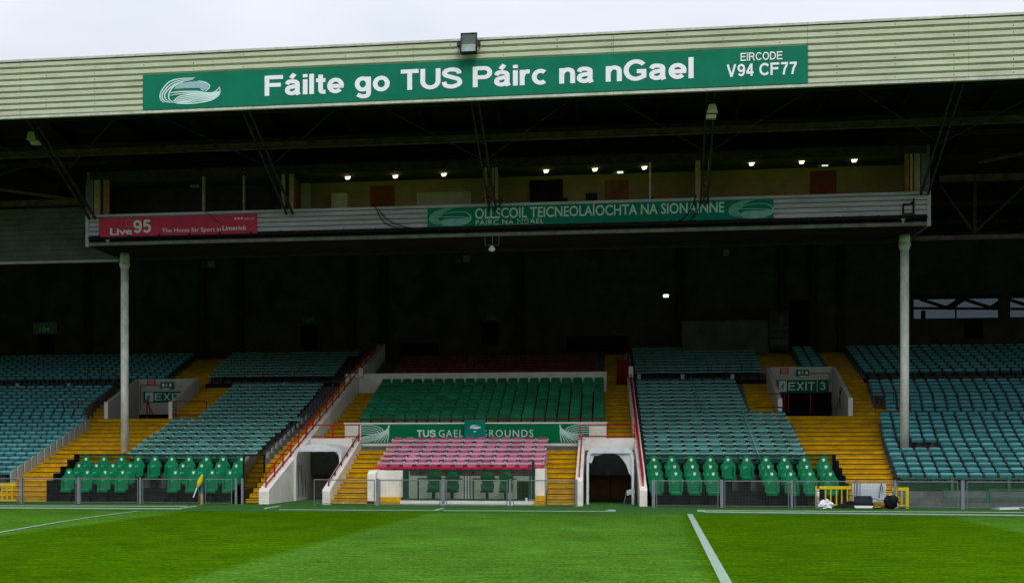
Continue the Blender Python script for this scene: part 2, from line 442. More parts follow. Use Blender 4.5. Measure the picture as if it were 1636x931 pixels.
kerb('edging_board', [(-80,807.5),(300,808.8)], .07, .005, .025, 'thin white edging strip close to the fence of the left dugout')
kerb('edging_board', [(424,812.5),(446,809)], .10, .005, .035, 'short slanted white strip on turf before the left tunnel')
kerb('edging_board', [(446,814),(700,815.2)], .05, .005, .018, 'faint white strip on turf from left tunnel to the pink seats')
kerb('edging_board', [(697,815.2),(708,812.8)], .10, .005, .035, 'tiny slanted white strip on turf below the glass cabin')
kerb('edging_board', [(708,815.5),(972,816.8)], .06, .005, .020, 'thin white strip on turf ending before the right tunnel')
kerb('edging_board', [(970,816.5),(981,816.3)], .20, .005, .055, 'white end block on turf before the right tunnel')
kerb('edging_board', [(1115,816.6),(1127,816.8)], .22, .005, .055, 'white end block on turf right of the right tunnel')
kerb('edging_board', [(1124,818),(1520,822.3),(1700,824.5)], .10, .005, .035, 'front white edging strip before the right dugout')
kerb('edging_board', [(1124,815.5),(1700,819)], .07, .005, .025, 'rear white edging strip before the right dugout')
b = MB(); a_, c_ = GR(1590, 813.3), GR(1700, 812.5); b.bar((a_.x,a_.y,.03),(c_.x,c_.y,.07),.5,.06)
tag(b.build('board', M['sheet_white']), 'pale flat board lying on turf at the fence, far right', 'board')

# ------------------------------------------------------------------ grandstand
YB = 72.6                     # back wall
XL, XR = -52.0, 38.0
stand = thing('grandstand', 'covered grandstand with cream fascia, dark roof and two white columns', 'building', (0, Y0, 0))

# seat block edges: piecewise X(Y) from points on the seat plane
def edge(pts, dz=.45):
    P = sorted([(RK(u, v, dz).y, RK(u, v, dz).x) for u, v in pts])
    def f(y):
        if len(P) == 1: return P[0][1]
        for (y0, x0), (y1, x1) in zip(P, P[1:]):
            if y <= y1 or (y1, x1) == P[-1]:
                return x0 + (x1-x0)*(y-y0)/(y1-y0) if y1 != y0 else x0
    return f
def cst(u, v, dz=.45):
    x = RK(u, v, dz).x
    return lambda y: x
# tunnels and dugouts
YF = 49.95
XW1 = (XA(413.5, YF), XA(430, YF)); XW2 = (XA(515, YF), XA(527.5, YF))
XW3 = (XA(919.5, YF), XA(931, YF)); XW4 = (XA(1022, YF), XA(1034, YF))
def xw1(y, side): return XW1[side] + (y-YF)*(XA(574, 65.25)-XW1[1])/(65.25-YF)
def xw4(y, side): return XW4[side] + (y-YF)*(XA(1003, 65.25)-XW4[0])/(65.25-YF)
YT = 56.0                    # back of the open tunnel mouth
XD1 = (XA(75, 50.0), XA(391, 50.0)); XD2 = (XW4[1]+.02, XA(1356, 50.0)); YD = 53.15
XC = (XA(601, 50.6), XA(872, 50.6)); YC = 52.4   # central cabin recess
YV, YVB = 61.3, 65.6
V1 = dict(xl=XA(167,YV), xr=XA(275.5,YV), zt=ZA(268,605,YVB), zb=ZA(268,661.5,YVB))
V2 = dict(xl=XA(1243,YV), xr=XA(1362,YV), zt=ZA(1280,586,YVB), zb=ZA(1280,626,YVB))
NV0 = int(round((YV-Y0)/RD)); NV1 = int(round((YVB-Y0)/RD))
N_LOW_END, N_UP0, N_UP1 = 25, 28, 36
e_b1_low = edge([(147,668),(113,692),(50,735),(18,757)])
e_b1_mid = edge([(182,619),(160,636),(138,655),(134,666)])
e_b2l_low = edge([(202,728),(233,703),(258,688),(277,668)])
e_b2l_mid = edge([(332,655),(349,640),(369,620)])
e_b2r = edge([(424,730),(461,692),(496,660),(523,626),(545,601)])
e_b3r_low = edge([(1299,737),(1262,658)])
e_b3r_mid = edge([(1201,655),(1187,606)])
e_b4_low = edge([(1432,765),(1409,700),(1401,657)])
e_b4_mid = edge([(1413,655),(1411,628)])
e_b4_mid2 = edge([(1390,625),(1383,602)])
x_b1_up = RK(268,603,.45).x; x_b2_up = RK(326,608,.45).x
x_b3_up = RK(1228,597,.45).x; x_b5 = (RK(1280,585,.45).x, RK(1330,585,.45).x); x_b4_up = RK(1376,592,.45).x
def b1r(n):
    y = rowY(n)+.3
    return x_b1_up if n >= 28 else (e_b1_low(y) if n <= 15 else e_b1_mid(y))
def b2l(n):
    y = rowY(n)+.3
    return x_b2_up if n >= 28 else (e_b2l_low(y) if n <= 15 else e_b2l_mid(y))
def b2r(n): return e_b2r(rowY(n)+.3)
def b3l(n): return xw4(rowY(n)+.3, 1) + .12
def b3r(n):
    y = rowY(n)+.3
    return x_b3_up if n >= 28 else (e_b3r_low(y) if n <= 16 else e_b3r_mid(y))
def b4l(n):
    y = rowY(n)+.3
    return x_b4_up if n >= 28 else (e_b4_low(y) if n <= 16 else e_b4_mid(y) if n <= 20 else e_b4_mid2(y))
NB = int(round((56.8-Y0)/RD))        # banner wall row
YBW = 56.85
XPL = edge([(600,748),(627,704)]); XPR = edge([(868,748),(876,704)])
XGL = edge([(573,668),(612,606)], .8); XGR = edge([(966,668),(966,606)], .8)
def sub(iv, cuts):
    out = [iv]
    for c0, c1 in cuts:
        nx = []
        for a, b in out:
            if c1 <= a or c0 >= b: nx.append((a, b)); continue
            if c0 > a: nx.append((a, c0))
            if c1 < b: nx.append((c1, b))
        out = nx
    return [(a, b) for a, b in out if b-a > .02]
for n in range(0, 38):
    y, z = rowY(n), rowZ(n)
    ym = y+.3
    cuts = [(xw1(ym,0), XW2[1])] if ym < YT else [(xw1(ym,0), xw1(ym,1))]
    cuts += [(XW3[0], xw4(ym,1))] if ym < YT else [(xw4(ym,0), xw4(ym,1))]
    if ym < YD: cuts += [XD1, XD2]
    if ym < YC: cuts += [(XC[0]-.3, XC[1]+.05)]
    if YV <= ym < YVB+.16: cuts += [(V1['xl'], V1['xr']), (V2['xl'], V2['xr'])]
    # aisles are yellow flights of their own
    ais = []
    if n < 28 and not (YV <= ym < YVB+.16):
        ais += [(b1r(n), b2l(n)), (b3r(n), b4l(n))]
    elif n < 28:
        ais += [(b1r(n), V1['xl']), (V1['xr'], b2l(n)), (b3r(n), V2['xl']), (V2['xr'], b4l(n))]
    else:
        ais += [(x_b1_up, x_b2_up), (x_b3_up, x_b5[0]), (x_b5[1], x_b4_up)]
    ais += [(b2r(n), xw1(ym,0))]
    if ym < YBW: ais += [(XW2[1], XPL(ym) if ym > YC else XC[0]-.3), (XPR(ym) if ym > YC else XC[1]+.05, XW3[0])]
    else:
        ais += [(xw1(ym,1), XGL(ym))] if n <= 25 else []
        ais += [(XGR(ym), xw4(ym,0))]
    if ym < YD: ais = [a for a in ais]
    iv = sub((XL, XR), cuts + ais)
    for a, b in iv:
        pink = ym < YBW and XW2[1] < (a+b)/2 < XW3[0]
        m = MB(); m.box(a, b, y, y+RD+.002, 0 if n < 10 else z-1.0, z)
        m.build('terrace_row', M['terrace_pink'] if pink else M['terrace'], stand)
    # the flights
    for k, (a, b) in enumerate(ais):
        for a2, b2 in sub((a, b), cuts):
            AISLES = globals().setdefault('AISLES', {})
            AISLES.setdefault((k, round(0)), [])
            cx_ = (a2+b2)/2
            u, v = proj(cx_, y, z)
            if b2-a2 < .15: continue
            if abs(b - xw1(ym,0)) < .01: key = 'LT'
            elif cx_ < xw1(ym,0): key = 'L'
            elif cx_ < -3.5 and cx_ < max(XPL(ym), XC[0])+.1 or (cx_ < XGL(ym)+.1 and ym > YBW): key = 'CL' if ym < YBW else 'CLU'
            elif cx_ < xw4(ym,0)+.1: key = 'CR' if ym < YBW else 'CRU'
            else: key = 'R'
            AISLES.setdefault(key, []).append((a2, b2, n))
flight_info = {
 'L': ('wide yellow painted steps by the left column, below and beside the left exit', ),
 'LT': ('narrow yellow steps behind the sloping red rail left of the left tunnel', ),
 'CL': ('yellow steps between left tunnel and the pink seats', ),
 'CLU': ('shaded yellow steps climbing left of the deep green seats', ),
 'CR': ('yellow steps between the pink seats and the right tunnel', ),
 'CRU': ('shaded yellow steps climbing right of the deep green seats', ),
 'R': ('wide yellow painted steps below and beside the exit 3 opening', )}
for key, (lab,) in flight_info.items():
    rows = AISLES.get(key, [])
    if not rows: continue
    a0 = rows[0]
    fl = thing('steps', lab, 'steps', ((a0[0]+a0[1])/2, rowY(a0[2]), 0), group='yellow flights of steps')
    for a, b, n in rows:
        y, z = rowY(n), rowZ(n)
        m = MB()
        m.box(a, b, y+.012, y+RD+.002, max(0, z-1.0), z-.03)
        m.box(a, b, y-.008, y+RD-.004, z-.03, z)
        m.box(a+.01, b-.01, y+.008, y+.03, z-RR+.001, z-RR+.04, 1)  # painted shade strip along the riser foot
        m.build('step', [M['yellow_step'], M['step_shade_line']], fl)

# back wall with real openings on the right
zb = rowZ(37)-1.0
wx = [(1458, 1597), (1612, 1700)]
m = MB()
zt = 13.0
wz0, wz1 = ZA(1500, 510, YB), ZA(1500, 470, YB)
xs = [XL]
for u0, u1 in wx:
    xs += [XA(u0, YB), XA(u1, YB)]
xs += [XR]
for i in range(0, len(xs)-1):
    solid = i % 2 == 0
    if solid: m.box(xs[i], xs[i+1], YB, YB+.3, 3, zt)
    else:
        m.box(xs[i], xs[i+1], YB, YB+.3, 3, wz0); m.box(xs[i], xs[i+1], YB, YB+.3, wz1, zt)
m.build('back_wall', M['back_wall'], stand)
for u0, u1 in wx:
    x0, x1 = XA(u0, YB), XA(u1, YB)
    m = MB(); e_ = .05
    m.box(x0, x1, YB-.03, YB+.06, wz0, wz0+e_); m.box(x0, x1, YB-.03, YB+.06, wz1-e_, wz1)
    m.box(x0, x0+e_, YB-.03, YB+.06, wz0+e_, wz1-e_); m.box(x1-e_, x1, YB-.03, YB+.06, wz0+e_, wz1-e_)
    xm = (x0+x1)/2; m.box(xm-.03, xm+.03, YB-.03, YB+.06, wz0+e_, wz1-e_)
    wf = m.build('window', M['dark_steel'], stand)
    for a, b in ((x0+e_, xm-.03), (xm+.03, x1-e_)):
        p = MB(); p.box(a, b, YB+.01, YB+.02, wz0+e_, wz1-e_); p.build('pane', M['glass_grey'], wf)
# added bars behind those windows, standing in for a truss mirrored in the glass
m = MB()
yo = YB+3
for u0 in (1470, 1540, 1610, 1680):
    a, b = AT(u0, 478, yo), AT(u0+45, 492, yo); m.bar(a, b, .15, .15)
    a, b = AT(u0+45, 492, yo), AT(u0+70, 476, yo); m.bar(a, b, .18, .3)
a, b = AT(1440, 492, yo), AT(1720, 494, yo); m.bar(a, b, .12, .12)
a, b = AT(1440, 474, yo), AT(1720, 470, yo); m.bar(a, b, .2, .3)
for u0 in (1475, 1660): m.bar(AT(u0, 496, yo), AT(u0, 720, yo), .2, .2)
m.box(XA(1440,yo), XA(1720,yo), yo+2, yo+2.4, 0, ZA(1540, 508, yo+2))
tag(m.build('reflection_bars', M['dark_steel']), 'dark added bars behind the far right windows, standing in for a reflection', 'steelwork')
# dark block openings and pilasters on the back wall
for (u0, u1, v0, v1) in ((60,87,534,569), (480,507,520,556), (770,796,515,551), (1541,1571,512,541), (1262,1292,480,560), (905,1005,538,562), (640,700,548,572)):
    x0, x1 = XA(u0, YB-.05), XA(u1, YB-.05)
    m = MB(); m.box(x0, x1, YB-.05, YB-.01, ZA(u0, v1, YB), ZA(u0, v0, YB))
    m.build('hatch', M['black'], stand)
for u in (138, 323, 382, 560, 612, 830, 1088, 1250, 1300, 1345):
    m = MB(); x = XA(u, YB-.2); m.box(x-.15, x+.15, YB-.22, YB-.002, 5, 12.9); m.build('pilaster', M['dark_steel'], stand)
# grey partition right of centre
m = MB(); x0, x1 = XA(1090, 71), XA(1228, 71)
for k in range(8):
    za, zc = ZA(1150, 560-k*6, 71), ZA(1150, 560-(k+1)*6+.7, 71)
    m.box(x0, x1, 71.0, 71.06, za, zc)
m.box(x0, x1, 71.04, 71.2, ZA(1150,566,71), ZA(1150,512,71))
tag(m.build('partition', M['side_clad']), 'dim ribbed grey partition at the back of the right stand', 'partition')

# roof: outer sheet, underside, fascia
YR = 47.15
zf0, zf1 = ZA(965, 150.5, YR), ZA(965, 51.5, YR)
m = MB()
m.v = [(XL,YR+.12,zf1-.1),(XR,YR+.12,zf1-.1),(XR,YB+1,12.9),(XL,YB+1,12.9),(XL,YR+.12,zf1-.2),(XR,YR+.12,zf1-.2),(XR,YB+1,12.8),(XL,YB+1,12.8)]
m.f = [(0,1,2,3),(7,6,5,4),(0,4,5,1),(1,5,6,2),(2,6,7,3),(3,7,4,0)]; m.m=[0]*6
m.build('roof', M['roof_under'], stand)
def roofz(y): return zf1-.25 + (12.75-(zf1-.25))*(y-YR)/(YB-YR)
# corrugation ribs of the underside
for k in range(0, 30):
    x = XL + 3*k
    m = MB(); m.bar((x, YR+.3, roofz(YR+.3)-.12), (x, YB, roofz(YB)-.12), .12, .2)
    m.build('rafter', M['roof_under'], stand)
for y_ in (49.2, 51.4, 56.6, 59.5, 62.5, 66, 69):
    m = MB(); m.box(XL, XR, y_, y_+.1, roofz(y_)-.42, roofz(y_)-.24)
    m.build('purlin', M['dark_steel'], stand)
# side walls of the stand, outside the frame
m = MB(); m.box(XL-.3, XL, YR, YB+1, 0, 13); m.box(XR, XR+.3, YR, YB+1, 0, 13); m.build('end_wall', M['back_wall'], stand)

fascia = thing('roof_fascia', 'long pale cream ribbed cladding band along the roof edge', 'fascia', (0, YR, zf0))
nrib = 9
joints = [XL, XA(-180,YR), XA(32,YR), XA(340,YR), XA(660,YR), XA(980,YR), XA(1290,YR), XA(1548,YR), XR]
H = (zf1-zf0-.14)/nrib
for k in range(nrib):
    za = zf0+.06+k*H
    for a, b in zip(joints, joints[1:]):
        m = MB(); j = random.uniform(-.004, .004)
        prof = [(YR+j, za+.045), (YR+.008+j, za+H-.036), (YR+.066, za+H-.018), (YR+.08, za+H-.005), (YR+.08, za+.0), (YR+.065, za+.0), (YR+.05, za+.012)]
        m.prism(prof, 'x', a+.004, b-.004)
        m.build('cladding_plank', M['cream'], fascia)
m = MB(); m.box(XL, XR, YR+.081, YR+.12, zf0, zf1-.05); m.build('backing', M['dark_steel'], fascia)
for a, b in zip(joints, joints[1:]):
    m = MB(); m.box(a+.003, b-.003, YR-.03, YR+.16, zf1-.075, zf1); m.build('top_flashing', M['cream_trim'], fascia)
    m = MB(); m.box(a+.003, b-.003, YR-.02, YR+.14, zf0-.03, zf0+.055); m.build('bottom_trim', M['cream_trim'], fascia)

# unseen stand behind the camera, made tall to cut off the low sky
opp = MB()
for k in range(26): opp.box(-110, 110, -45-.9*k-.9, -45-.9*k, 0, 1.2+.62*(k+1))
opp.box(-110, 110, -69.5, -69, 0, 27)
opp.v += [(-110,-44,28),(110,-44,28),(110,-69,26),(-110,-69,26),(-110,-44,26.2),(110,-44,26.2),(110,-69,25.4),(-110,-69,25.4)]
i = len(opp.v)-8; opp.f += [(i,i+1,i+2,i+3),(i+7,i+6,i+5,i+4),(i,i+4,i+5,i+1),(i+1,i+5,i+6,i+2),(i+2,i+6,i+7,i+3),(i+3,i+7,i+4,i)]; opp.m += [0]*6
tag(opp.build('sky_blocking_stand', M['terrace']), 'unseen facing stand behind the viewer, made tall to block low sky', kind='structure')

m = MB(); random.seed(3)
for k in range(nrib):
    za = zf0+.06+k*H
    x = -40.0
    while x < 36:
        x += 1.83
        if random.random() < .6: m.box(x-.011, x+.011, YR-.006, YR+.003, za+.10+random.uniform(-.02,.01), za+.125)
o = m.build('fixings', M['dark_steel'], fascia); o['kind'] = 'stuff'

# ---------------------------------------------------------------- lettering and logos
BF = None
def text_mesh(s, bold=0.0, spacing=1.0, sans=True):
    cu = bpy.data.curves.new('lettering', 'FONT'); cu.body = s; cu.size = 1; cu.extrude = 0; cu.space_character = spacing
    cu.resolution_u = 4
    if BF and sans: cu.font = BF
    o = bpy.data.objects.new('lettering', cu); col.objects.link(o)
    bpy.context.view_layer.update()
    me = bpy.data.meshes.new_from_object(o.evaluated_get(bpy.context.evaluated_depsgraph_get()))
    bpy.data.objects.remove(o); bpy.data.curves.remove(cu)
    return me
def lettering(s, x0, x1, zbase, cap, Y, m, parent, bold=.02, depth=.006, spacing=1.0, name='lettering', slope=0.0, sans=True):
    """text s from x0 to x1, capital letters `cap` high standing on zbase, on the plane Y facing the pitch"""
    me0 = text_mesh(s, 0, spacing, sans)
    ref = text_mesh('H', 0, 1.0, sans)
    y0_ = min(v.co.y for v in ref.vertices); hc = max(v.co.y for v in ref.vertices) - y0_
    bpy.data.meshes.remove(ref)
    xa = min(v.co.x for v in me0.vertices); xb = max(v.co.x for v in me0.vertices)
    off = base_of(parent); bold *= .8
    sx = (x1-x0)/(xb-xa+2*bold); sz = cap/(hc+2*bold)
    vs = [tuple(v.co) for v in me0.vertices]; fs = [tuple(p.vertices) for p in me0.polygons]
    bpy.data.meshes.remove(me0)
    offs = [(0, 0)] + ([(bold*math.cos(k*math.pi/4), bold*math.sin(k*math.pi/4)) for k in range(8)] if bold > .004 else [])
    V_, F_ = [], []
    for c, (ox, oy) in enumerate(offs):                      # heavier strokes: the outline repeated around itself
        b0 = len(V_)
        for x, y, z in vs:
            X = x0+(x+ox+bold-xa)*sx
            V_.append((X-off.x, Y - depth - .0008*c - off.y, zbase+(y+oy+bold-y0_)*sz + slope*(X-x0) - off.z))
        F_ += [tuple(q+b0 for q in f) for f in fs]
    me = bpy.data.meshes.new(name); me.from_pydata(V_, [], F_); me.update()
    me.materials.clear(); me.materials.append(m)
    o = bpy.data.objects.new(name, me); col.objects.link(o); o.parent = parent
    return o
def smooth(pts, k=6):
    out = []
    P = [pts[0]] + list(pts) + [pts[-1]]
    for i in range(1, len(P)-2):
        p0, p1, p2, p3 = P[i-1], P[i], P[i+1], P[i+2]
        for j in range(k):
            t = j/k
            out.append(tuple(.5*((2*p1[a]) + (-p0[a]+p2[a])*t + (2*p0[a]-5*p1[a]+4*p2[a]-p3[a])*t*t + (-p0[a]+3*p1[a]-3*p2[a]+p3[a])*t**3) for a in (0, 1)))
    out.append(pts[-1]); return out
def ribbon(b, pts, w0, f, Y, m=0, taper=True):
    n = len(pts)
    for i in range(n-1):
        (xa, ya), (xb, yb) = pts[i], pts[i+1]
        dx, dy = xb-xa, yb-ya; l = math.hypot(dx, dy) or 1
        def wd(k):
            t = k/(n-1); return w0*(.35+.65*min(1, 4*t, 4*(1-t))) if taper else w0
        wa, wb = wd(i)/2, wd(i+1)/2; nx, ny = -dy/l, dx/l
        q = [f(xa+nx*wa, ya+ny*wa), f(xa-nx*wa, ya-ny*wa), f(xb-nx*wb, yb-ny*wb), f(xb+nx*wb, yb+ny*wb)]
        b.quad(*[(p[0], Y, p[1]) for p in q], m)
ARCS = [[(900,182),(600,190),(400,240),(270,370),(208,500),(220,600),(285,672)],
        [(890,198),(600,225),(430,290),(310,400),(250,515),(270,610),(350,655),(480,668)],
        [(860,215),(620,255),(460,330),(345,430),(300,520),(325,600),(400,650)],
        [(680,255),(500,330),(410,430),(375,530),(400,610),(480,668)],
        [(960,250),(1100,285),(1190,345),(1180,410),(1100,482)],
        [(400,472),(600,456),(900,462),(1090,486)],
        [(385,522),(700,494),(1000,500),(1250,505),(1340,462),(1396,388)],
        [(480,670),(600,698),(900,702),(1200,662),(1345,592),(1403,505),(1396,386)],
        [(478,628),(620,546),(900,520),(1250,525),(1370,480)],
        [(478,640),(650,580),(900,552),(1250,545),(1390,480)],
        [(480,650),(680,615),(900,585),(1250,570),(1395,490)],
        [(500,662),(700,650),(900,620),(1250,598),(1398,500)],
        [(540,680),(740,672),(950,655),(1250,625),(1400,505)]]
LENS = [(520,340),(640,280),(800,256),(960,256),(1090,290),(1170,345),(1160,410),(1080,462),(1025,450),(1015,405),(940,390),(700,388),(490,395)]
def logo(x0, x1, z0, z1, Y, parent, mw, mf, name='emblem', wid=26):
    def f(x, y): return (x0 + (x-195)/(1410-195)*(x1-x0), z1 - (y-170)/(710-170)*(z1-z0))
    b = MB(); P = [f(x, y) for x, y in LENS]
    b.v = [(p[0], Y-.004, p[1]) for p in P]; b.f = [tuple(range(len(P)))]; b.m = [1]
    for i, a in enumerate(ARCS): ribbon(b, smooth(a), wid, f, Y-.006-.0006*i, 0)
    return b.build(name, [mw, mf], parent)

def ar(cx, cy, rx, ry, a0, a1, n=14):
    return [(cx+rx*math.cos(R(a0+(a1-a0)*k/n)), cy+ry*math.sin(R(a0+(a1-a0)*k/n))) for k in range(n+1)]
GL = {   # heavy grotesque capitals and small letters as centre lines; cap height 1
 'F': (.78, [[(.095,0),(.095,1)],[(.095,.91),(.77,.91)],[(.095,.53),(.68,.53)]]),
 'E': (.80, [[(.095,0),(.095,1)],[(.095,.91),(.79,.91)],[(.095,.52),(.72,.52)],[(.095,.09),(.80,.09)]]),
 'T': (.84, [[(0,.91),(.84,.91)],[(.42,0),(.42,.91)]]), 'I': (.2, [[(.1,0),(.1,1)]]),
 'U': (.86, [[(.095,1),(.095,.40)]+ar(.43,.40,.335,.315,180,360)+[(.765,1)]]),
 'S': (.86, [smooth([(.755,.70),(.70,.85),(.43,.915),(.15,.84),(.13,.66),(.42,.54),(.73,.42),(.76,.21),(.45,.085),(.15,.15),(.08,.32)], 4)]),
 'P': (.82, [[(.095,0),(.095,1)],[(.095,.91),(.48,.91)]+ar(.48,.69,.23,.22,90,-90,10)+[(.095,.47)]]),
 'R': (.86, [[(.095,0),(.095,1)],[(.095,.91),(.50,.91)]+ar(.50,.71,.22,.20,90,-90,10)+[(.095,.51)],[(.48,.50),(.60,.42),(.70,.15),(.76,0)]]),
 'G': (.94, [ar(.48,.5,.385,.415,38,300,20)+[(.80,.20),(.80,.44)],[(.52,.44),(.895,.44)]]),
 'C': (.88, [ar(.48,.5,.385,.415,38,322,22)]), 'O': (.96, [ar(.48,.5,.385,.415,0,360,26)]),
 'D': (.88, [[(.095,0),(.095,1)],[(.095,.91),(.38,.91)]+ar(.38,.5,.39,.41,90,-90,14)+[(.095,.09)]]),
 'V': (.84, [[(.085,1),(.42,0)],[(.42,0),(.755,1)]]), 'X': (.84, [[(.09,1),(.75,0)],[(.09,0),(.75,1)]]),
 '4': (.66, [[(.48,0),(.48,1)],[(.03,.27),(.66,.27)],[(.09,.30),(.45,.95)]]), '7': (.66, [[(.04,.91),(.65,.91)],[(.58,.86),(.36,.45),(.26,0)]]),
 '9': (.66, [ar(.34,.67,.24,.245,0,360,18), smooth([(.58,.69),(.585,.42),(.50,.16),(.32,.085),(.11,.19)], 4)]),
 '5': (.66, [[(.60,.91),(.19,.91),(.14,.48)], smooth([(.13,.50),(.30,.60),(.52,.54),(.575,.34),(.50,.14),(.30,.08),(.08,.20)], 4)]),
 '3': (.66, [smooth([(.09,.76),(.20,.90),(.42,.90),(.54,.74),(.46,.57),(.30,.53)], 4), smooth([(.30,.53),(.50,.48),(.58,.29),(.48,.12),(.26,.08),(.07,.24)], 4)]),
 'a': (.66, [smooth([(.08,.53),(.15,.65),(.34,.665),(.49,.60),(.51,.45),(.51,.15),(.56,0)], 4), smooth([(.51,.43),(.30,.40),(.12,.33),(.10,.17),(.24,.08),(.42,.12),(.51,.26)], 4)]),
 'c': (.62, [ar(.34,.37,.245,.285,48,312,18)]), 'e': (.68, [ar(.34,.37,.25,.285,-4,318,20),[(.09,.35),(.67,.35)]]),
 'g': (.66, [ar(.32,.39,.23,.275,0,360,20), smooth([(.56,.74),(.56,.30),(.56,-.03),(.50,-.19),(.30,-.215),(.10,-.12)], 4)]),
 'i': (.19, [[(.095,0),(.095,.74)],[(.095,.84),(.095,1)]]), 'l': (.19, [[(.095,0),(.095,1)]]),
 'n': (.62, [[(.095,0),(.095,.74)], smooth([(.11,.46),(.18,.61),(.34,.665),(.49,.59),(.525,.42),(.525,0)], 4)]),
 'o': (.68, [ar(.34,.37,.25,.285,0,360,20)]), 'r': (.40, [[(.095,0),(.095,.74)], smooth([(.11,.44),(.16,.59),(.26,.65),(.40,.645)], 4)]),
 't': (.40, [smooth([(.20,.94),(.20,.55),(.20,.22),(.24,.10),(.40,.085)], 4),[(.01,.665),(.40,.665)]]),
 ' ': (.30, [])}
for c_, f_ in (('T', .86), ('U', .93), ('S', .90), ('P', .95), ('G', .97)):
    GL[c_] = (GL[c_][0]*f_, [[(x_*f_, y_) for x_, y_ in pl] for pl in GL[c_][1]])
GL['á'] = (.66, GL['a'][1]+[[(.24,.82),(.40,1.03)]])
def strokes(s, x0, x1, zbase, cap, Y, m, parent, w=.19, name='lettering', gap=.10):
    tot = sum(GL[c][0]+gap for c in s)-gap; sx = (x1-x0)/tot; x = 0; b = MB(); layer = 0
    for c in s:
        for pl in GL[c][1]:
            pl = [p_ for k_, p_ in enumerate(pl) if k_ == 0 or math.dist(p_, pl[k_-1]) > 1e-4]
            n = len(pl); closed = n > 3 and math.dist(pl[0], pl[-1]) < 1e-6
            if w < .17: pl = [(px, .5+(py-.5)*(1+(.19-w)) if c.isupper() else py) for px, py in pl]
            L_ = []
            for i in range(n):
                pa = pl[i-1] if i > 0 else (pl[-2] if closed else None); pb = pl[i+1] if i < n-1 else (pl[1] if closed else None)
                p = pl[i]
                ds = []
                if pa: l = math.dist(pa, p) or 1; ds.append(((p[0]-pa[0])/l, (p[1]-pa[1])/l))
                if pb: l = math.dist(p, pb) or 1; ds.append(((pb[0]-p[0])/l, (pb[1]-p[1])/l))
                dx, dy = sum(d[0] for d in ds), sum(d[1] for d in ds); l = math.hypot(dx, dy) or 1; dx /= l; dy /= l
                k = 1.0
                if len(ds) == 2: k = 1/max(.5, ds[0][0]*dx+ds[0][1]*dy)
                L_.append((p[0]-dy*w/2*k, p[1]+dx*w/2*k, p[0]+dy*w/2*k, p[1]-dx*w/2*k))
            yy = Y-.006-.0012*(layer % 6); layer += 1
            for a, e in zip(L_, L_[1:]):
                f = lambda px, py: (x0+(x+px)*sx, yy, zbase+py*cap)
                b.quad(f(a[2], a[3]), f(e[2], e[3]), f(e[0], e[1]), f(a[0], a[1]))
        x += GL[c][0]+gap
    return b.build(name, m, parent)

# big banner on the fascia
YBn = YR-.03
bx0, bx1 = XA(228, YBn), XA(1291, YBn)
bz0, bz1 = ZA(228, 177.5, YBn), ZA(228, 121, YBn)
bz0b, bz1b = ZA(1291, 131.5, YBn), ZA(1291, 71, YBn)
bz0, bz1 = (bz0+bz0b)/2, (bz1+bz1b)/2
ban = thing('banner', 'long green banner on the cream roof edge with large white welcome lettering', 'banner', ((bx0+bx1)/2, YBn, bz0))
nseg = 6
for k in range(nseg):
    m = MB(); m.box(bx0+(bx1-bx0)*k/nseg+.001, bx0+(bx1-bx0)*(k+1)/nseg-.001, YBn, YBn+.025, bz0, bz1)
    m.build('banner_sheet', M['banner_green'], ban)
lx0, lx1 = XA(423, YBn), XA(1108, YBn)
zbl = (ZA(423,155,YBn)+ZA(1108,124,YBn))/2
strokes('Fáilte go TUS Páirc na nGael', lx0, lx1, zbl, ZA(600,0,YBn)-ZA(600,32.5,YBn), YBn-.002, M['letter'], ban, w=.195, gap=.08)
strokes('EIRCODE', XA(1183,YBn), XA(1250,YBn), ZA(1216,96.5,YBn), .265, YBn-.002, M['letter'], ban, w=.15)
strokes('V94 CF77', XA(1161,YBn), XA(1273,YBn), ZA(1216,121,YBn), .41, YBn-.002, M['letter'], ban, w=.18)
logo(XA(255,YBn), XA(352,YBn), ZA(303,166,YBn), ZA(303,124,YBn), YBn-.002, ban, M['letter_pale'], M['lens_blue'])

# floodlight on the roof edge
p = AT(748.5, 68, YR-.35)
fl = thing('floodlight', 'square dark floodlight clamped on the roof edge above the green banner', 'floodlight', (p.x, YR-.2, p.z))
w2, h2 = .28, .36
m = MB(); m.box(p.x-w2, p.x+w2, YR-.42, YR-.14, p.z-h2, p.z-h2+.04); m.box(p.x-w2, p.x+w2, YR-.25, YR-.14, p.z+h2-.04, p.z+h2)
SP = [(YR-.42,p.z-h2+.04),(YR-.14,p.z-h2+.04),(YR-.14,p.z+h2-.04),(YR-.25,p.z+h2-.04)]; m.prism(SP, 'x', p.x-w2, p.x-w2+.04); m.prism(SP, 'x', p.x+w2-.04, p.x+w2)
m.box(p.x-w2+.04, p.x+w2-.04, YR-.2, YR-.14, p.z-h2+.04, p.z+h2-.04)
m.build('housing', M['bag_black'], fl)
M['reflector'] = mat('lamp_reflector', (.55,.62,.60), .35, .2, 5, metallic=.2, spec=.5)  # pale base colour stands for sky mirrored in the lower half
M['reflector_dark'] = mat('lamp_reflector_dark', (.09,.14,.09), .4, .2, 5)  # upper half without mirrored sky, darkness put into the colour
m = MB(); m.quad((p.x-w2+.04, YR-.22, p.z+h2-.05), (p.x+w2-.04, YR-.22, p.z+h2-.05), (p.x+w2-.04, YR-.21, p.z-.02), (p.x-w2+.04, YR-.21, p.z-.02), 1)
for i in range(6):
    t0, t1 = i/6, (i+1)/6
    f = lambda t: (YR-.21-.15*t, p.z-.02-(h2-.06)*t)
    (ya, za), (yb, zb_) = f(t0), f(t1)
    m.quad((p.x-w2+.04, ya, za), (p.x+w2-.04, ya, za), (p.x+w2-.04, yb, zb_), (p.x-w2+.04, yb, zb_), 0)
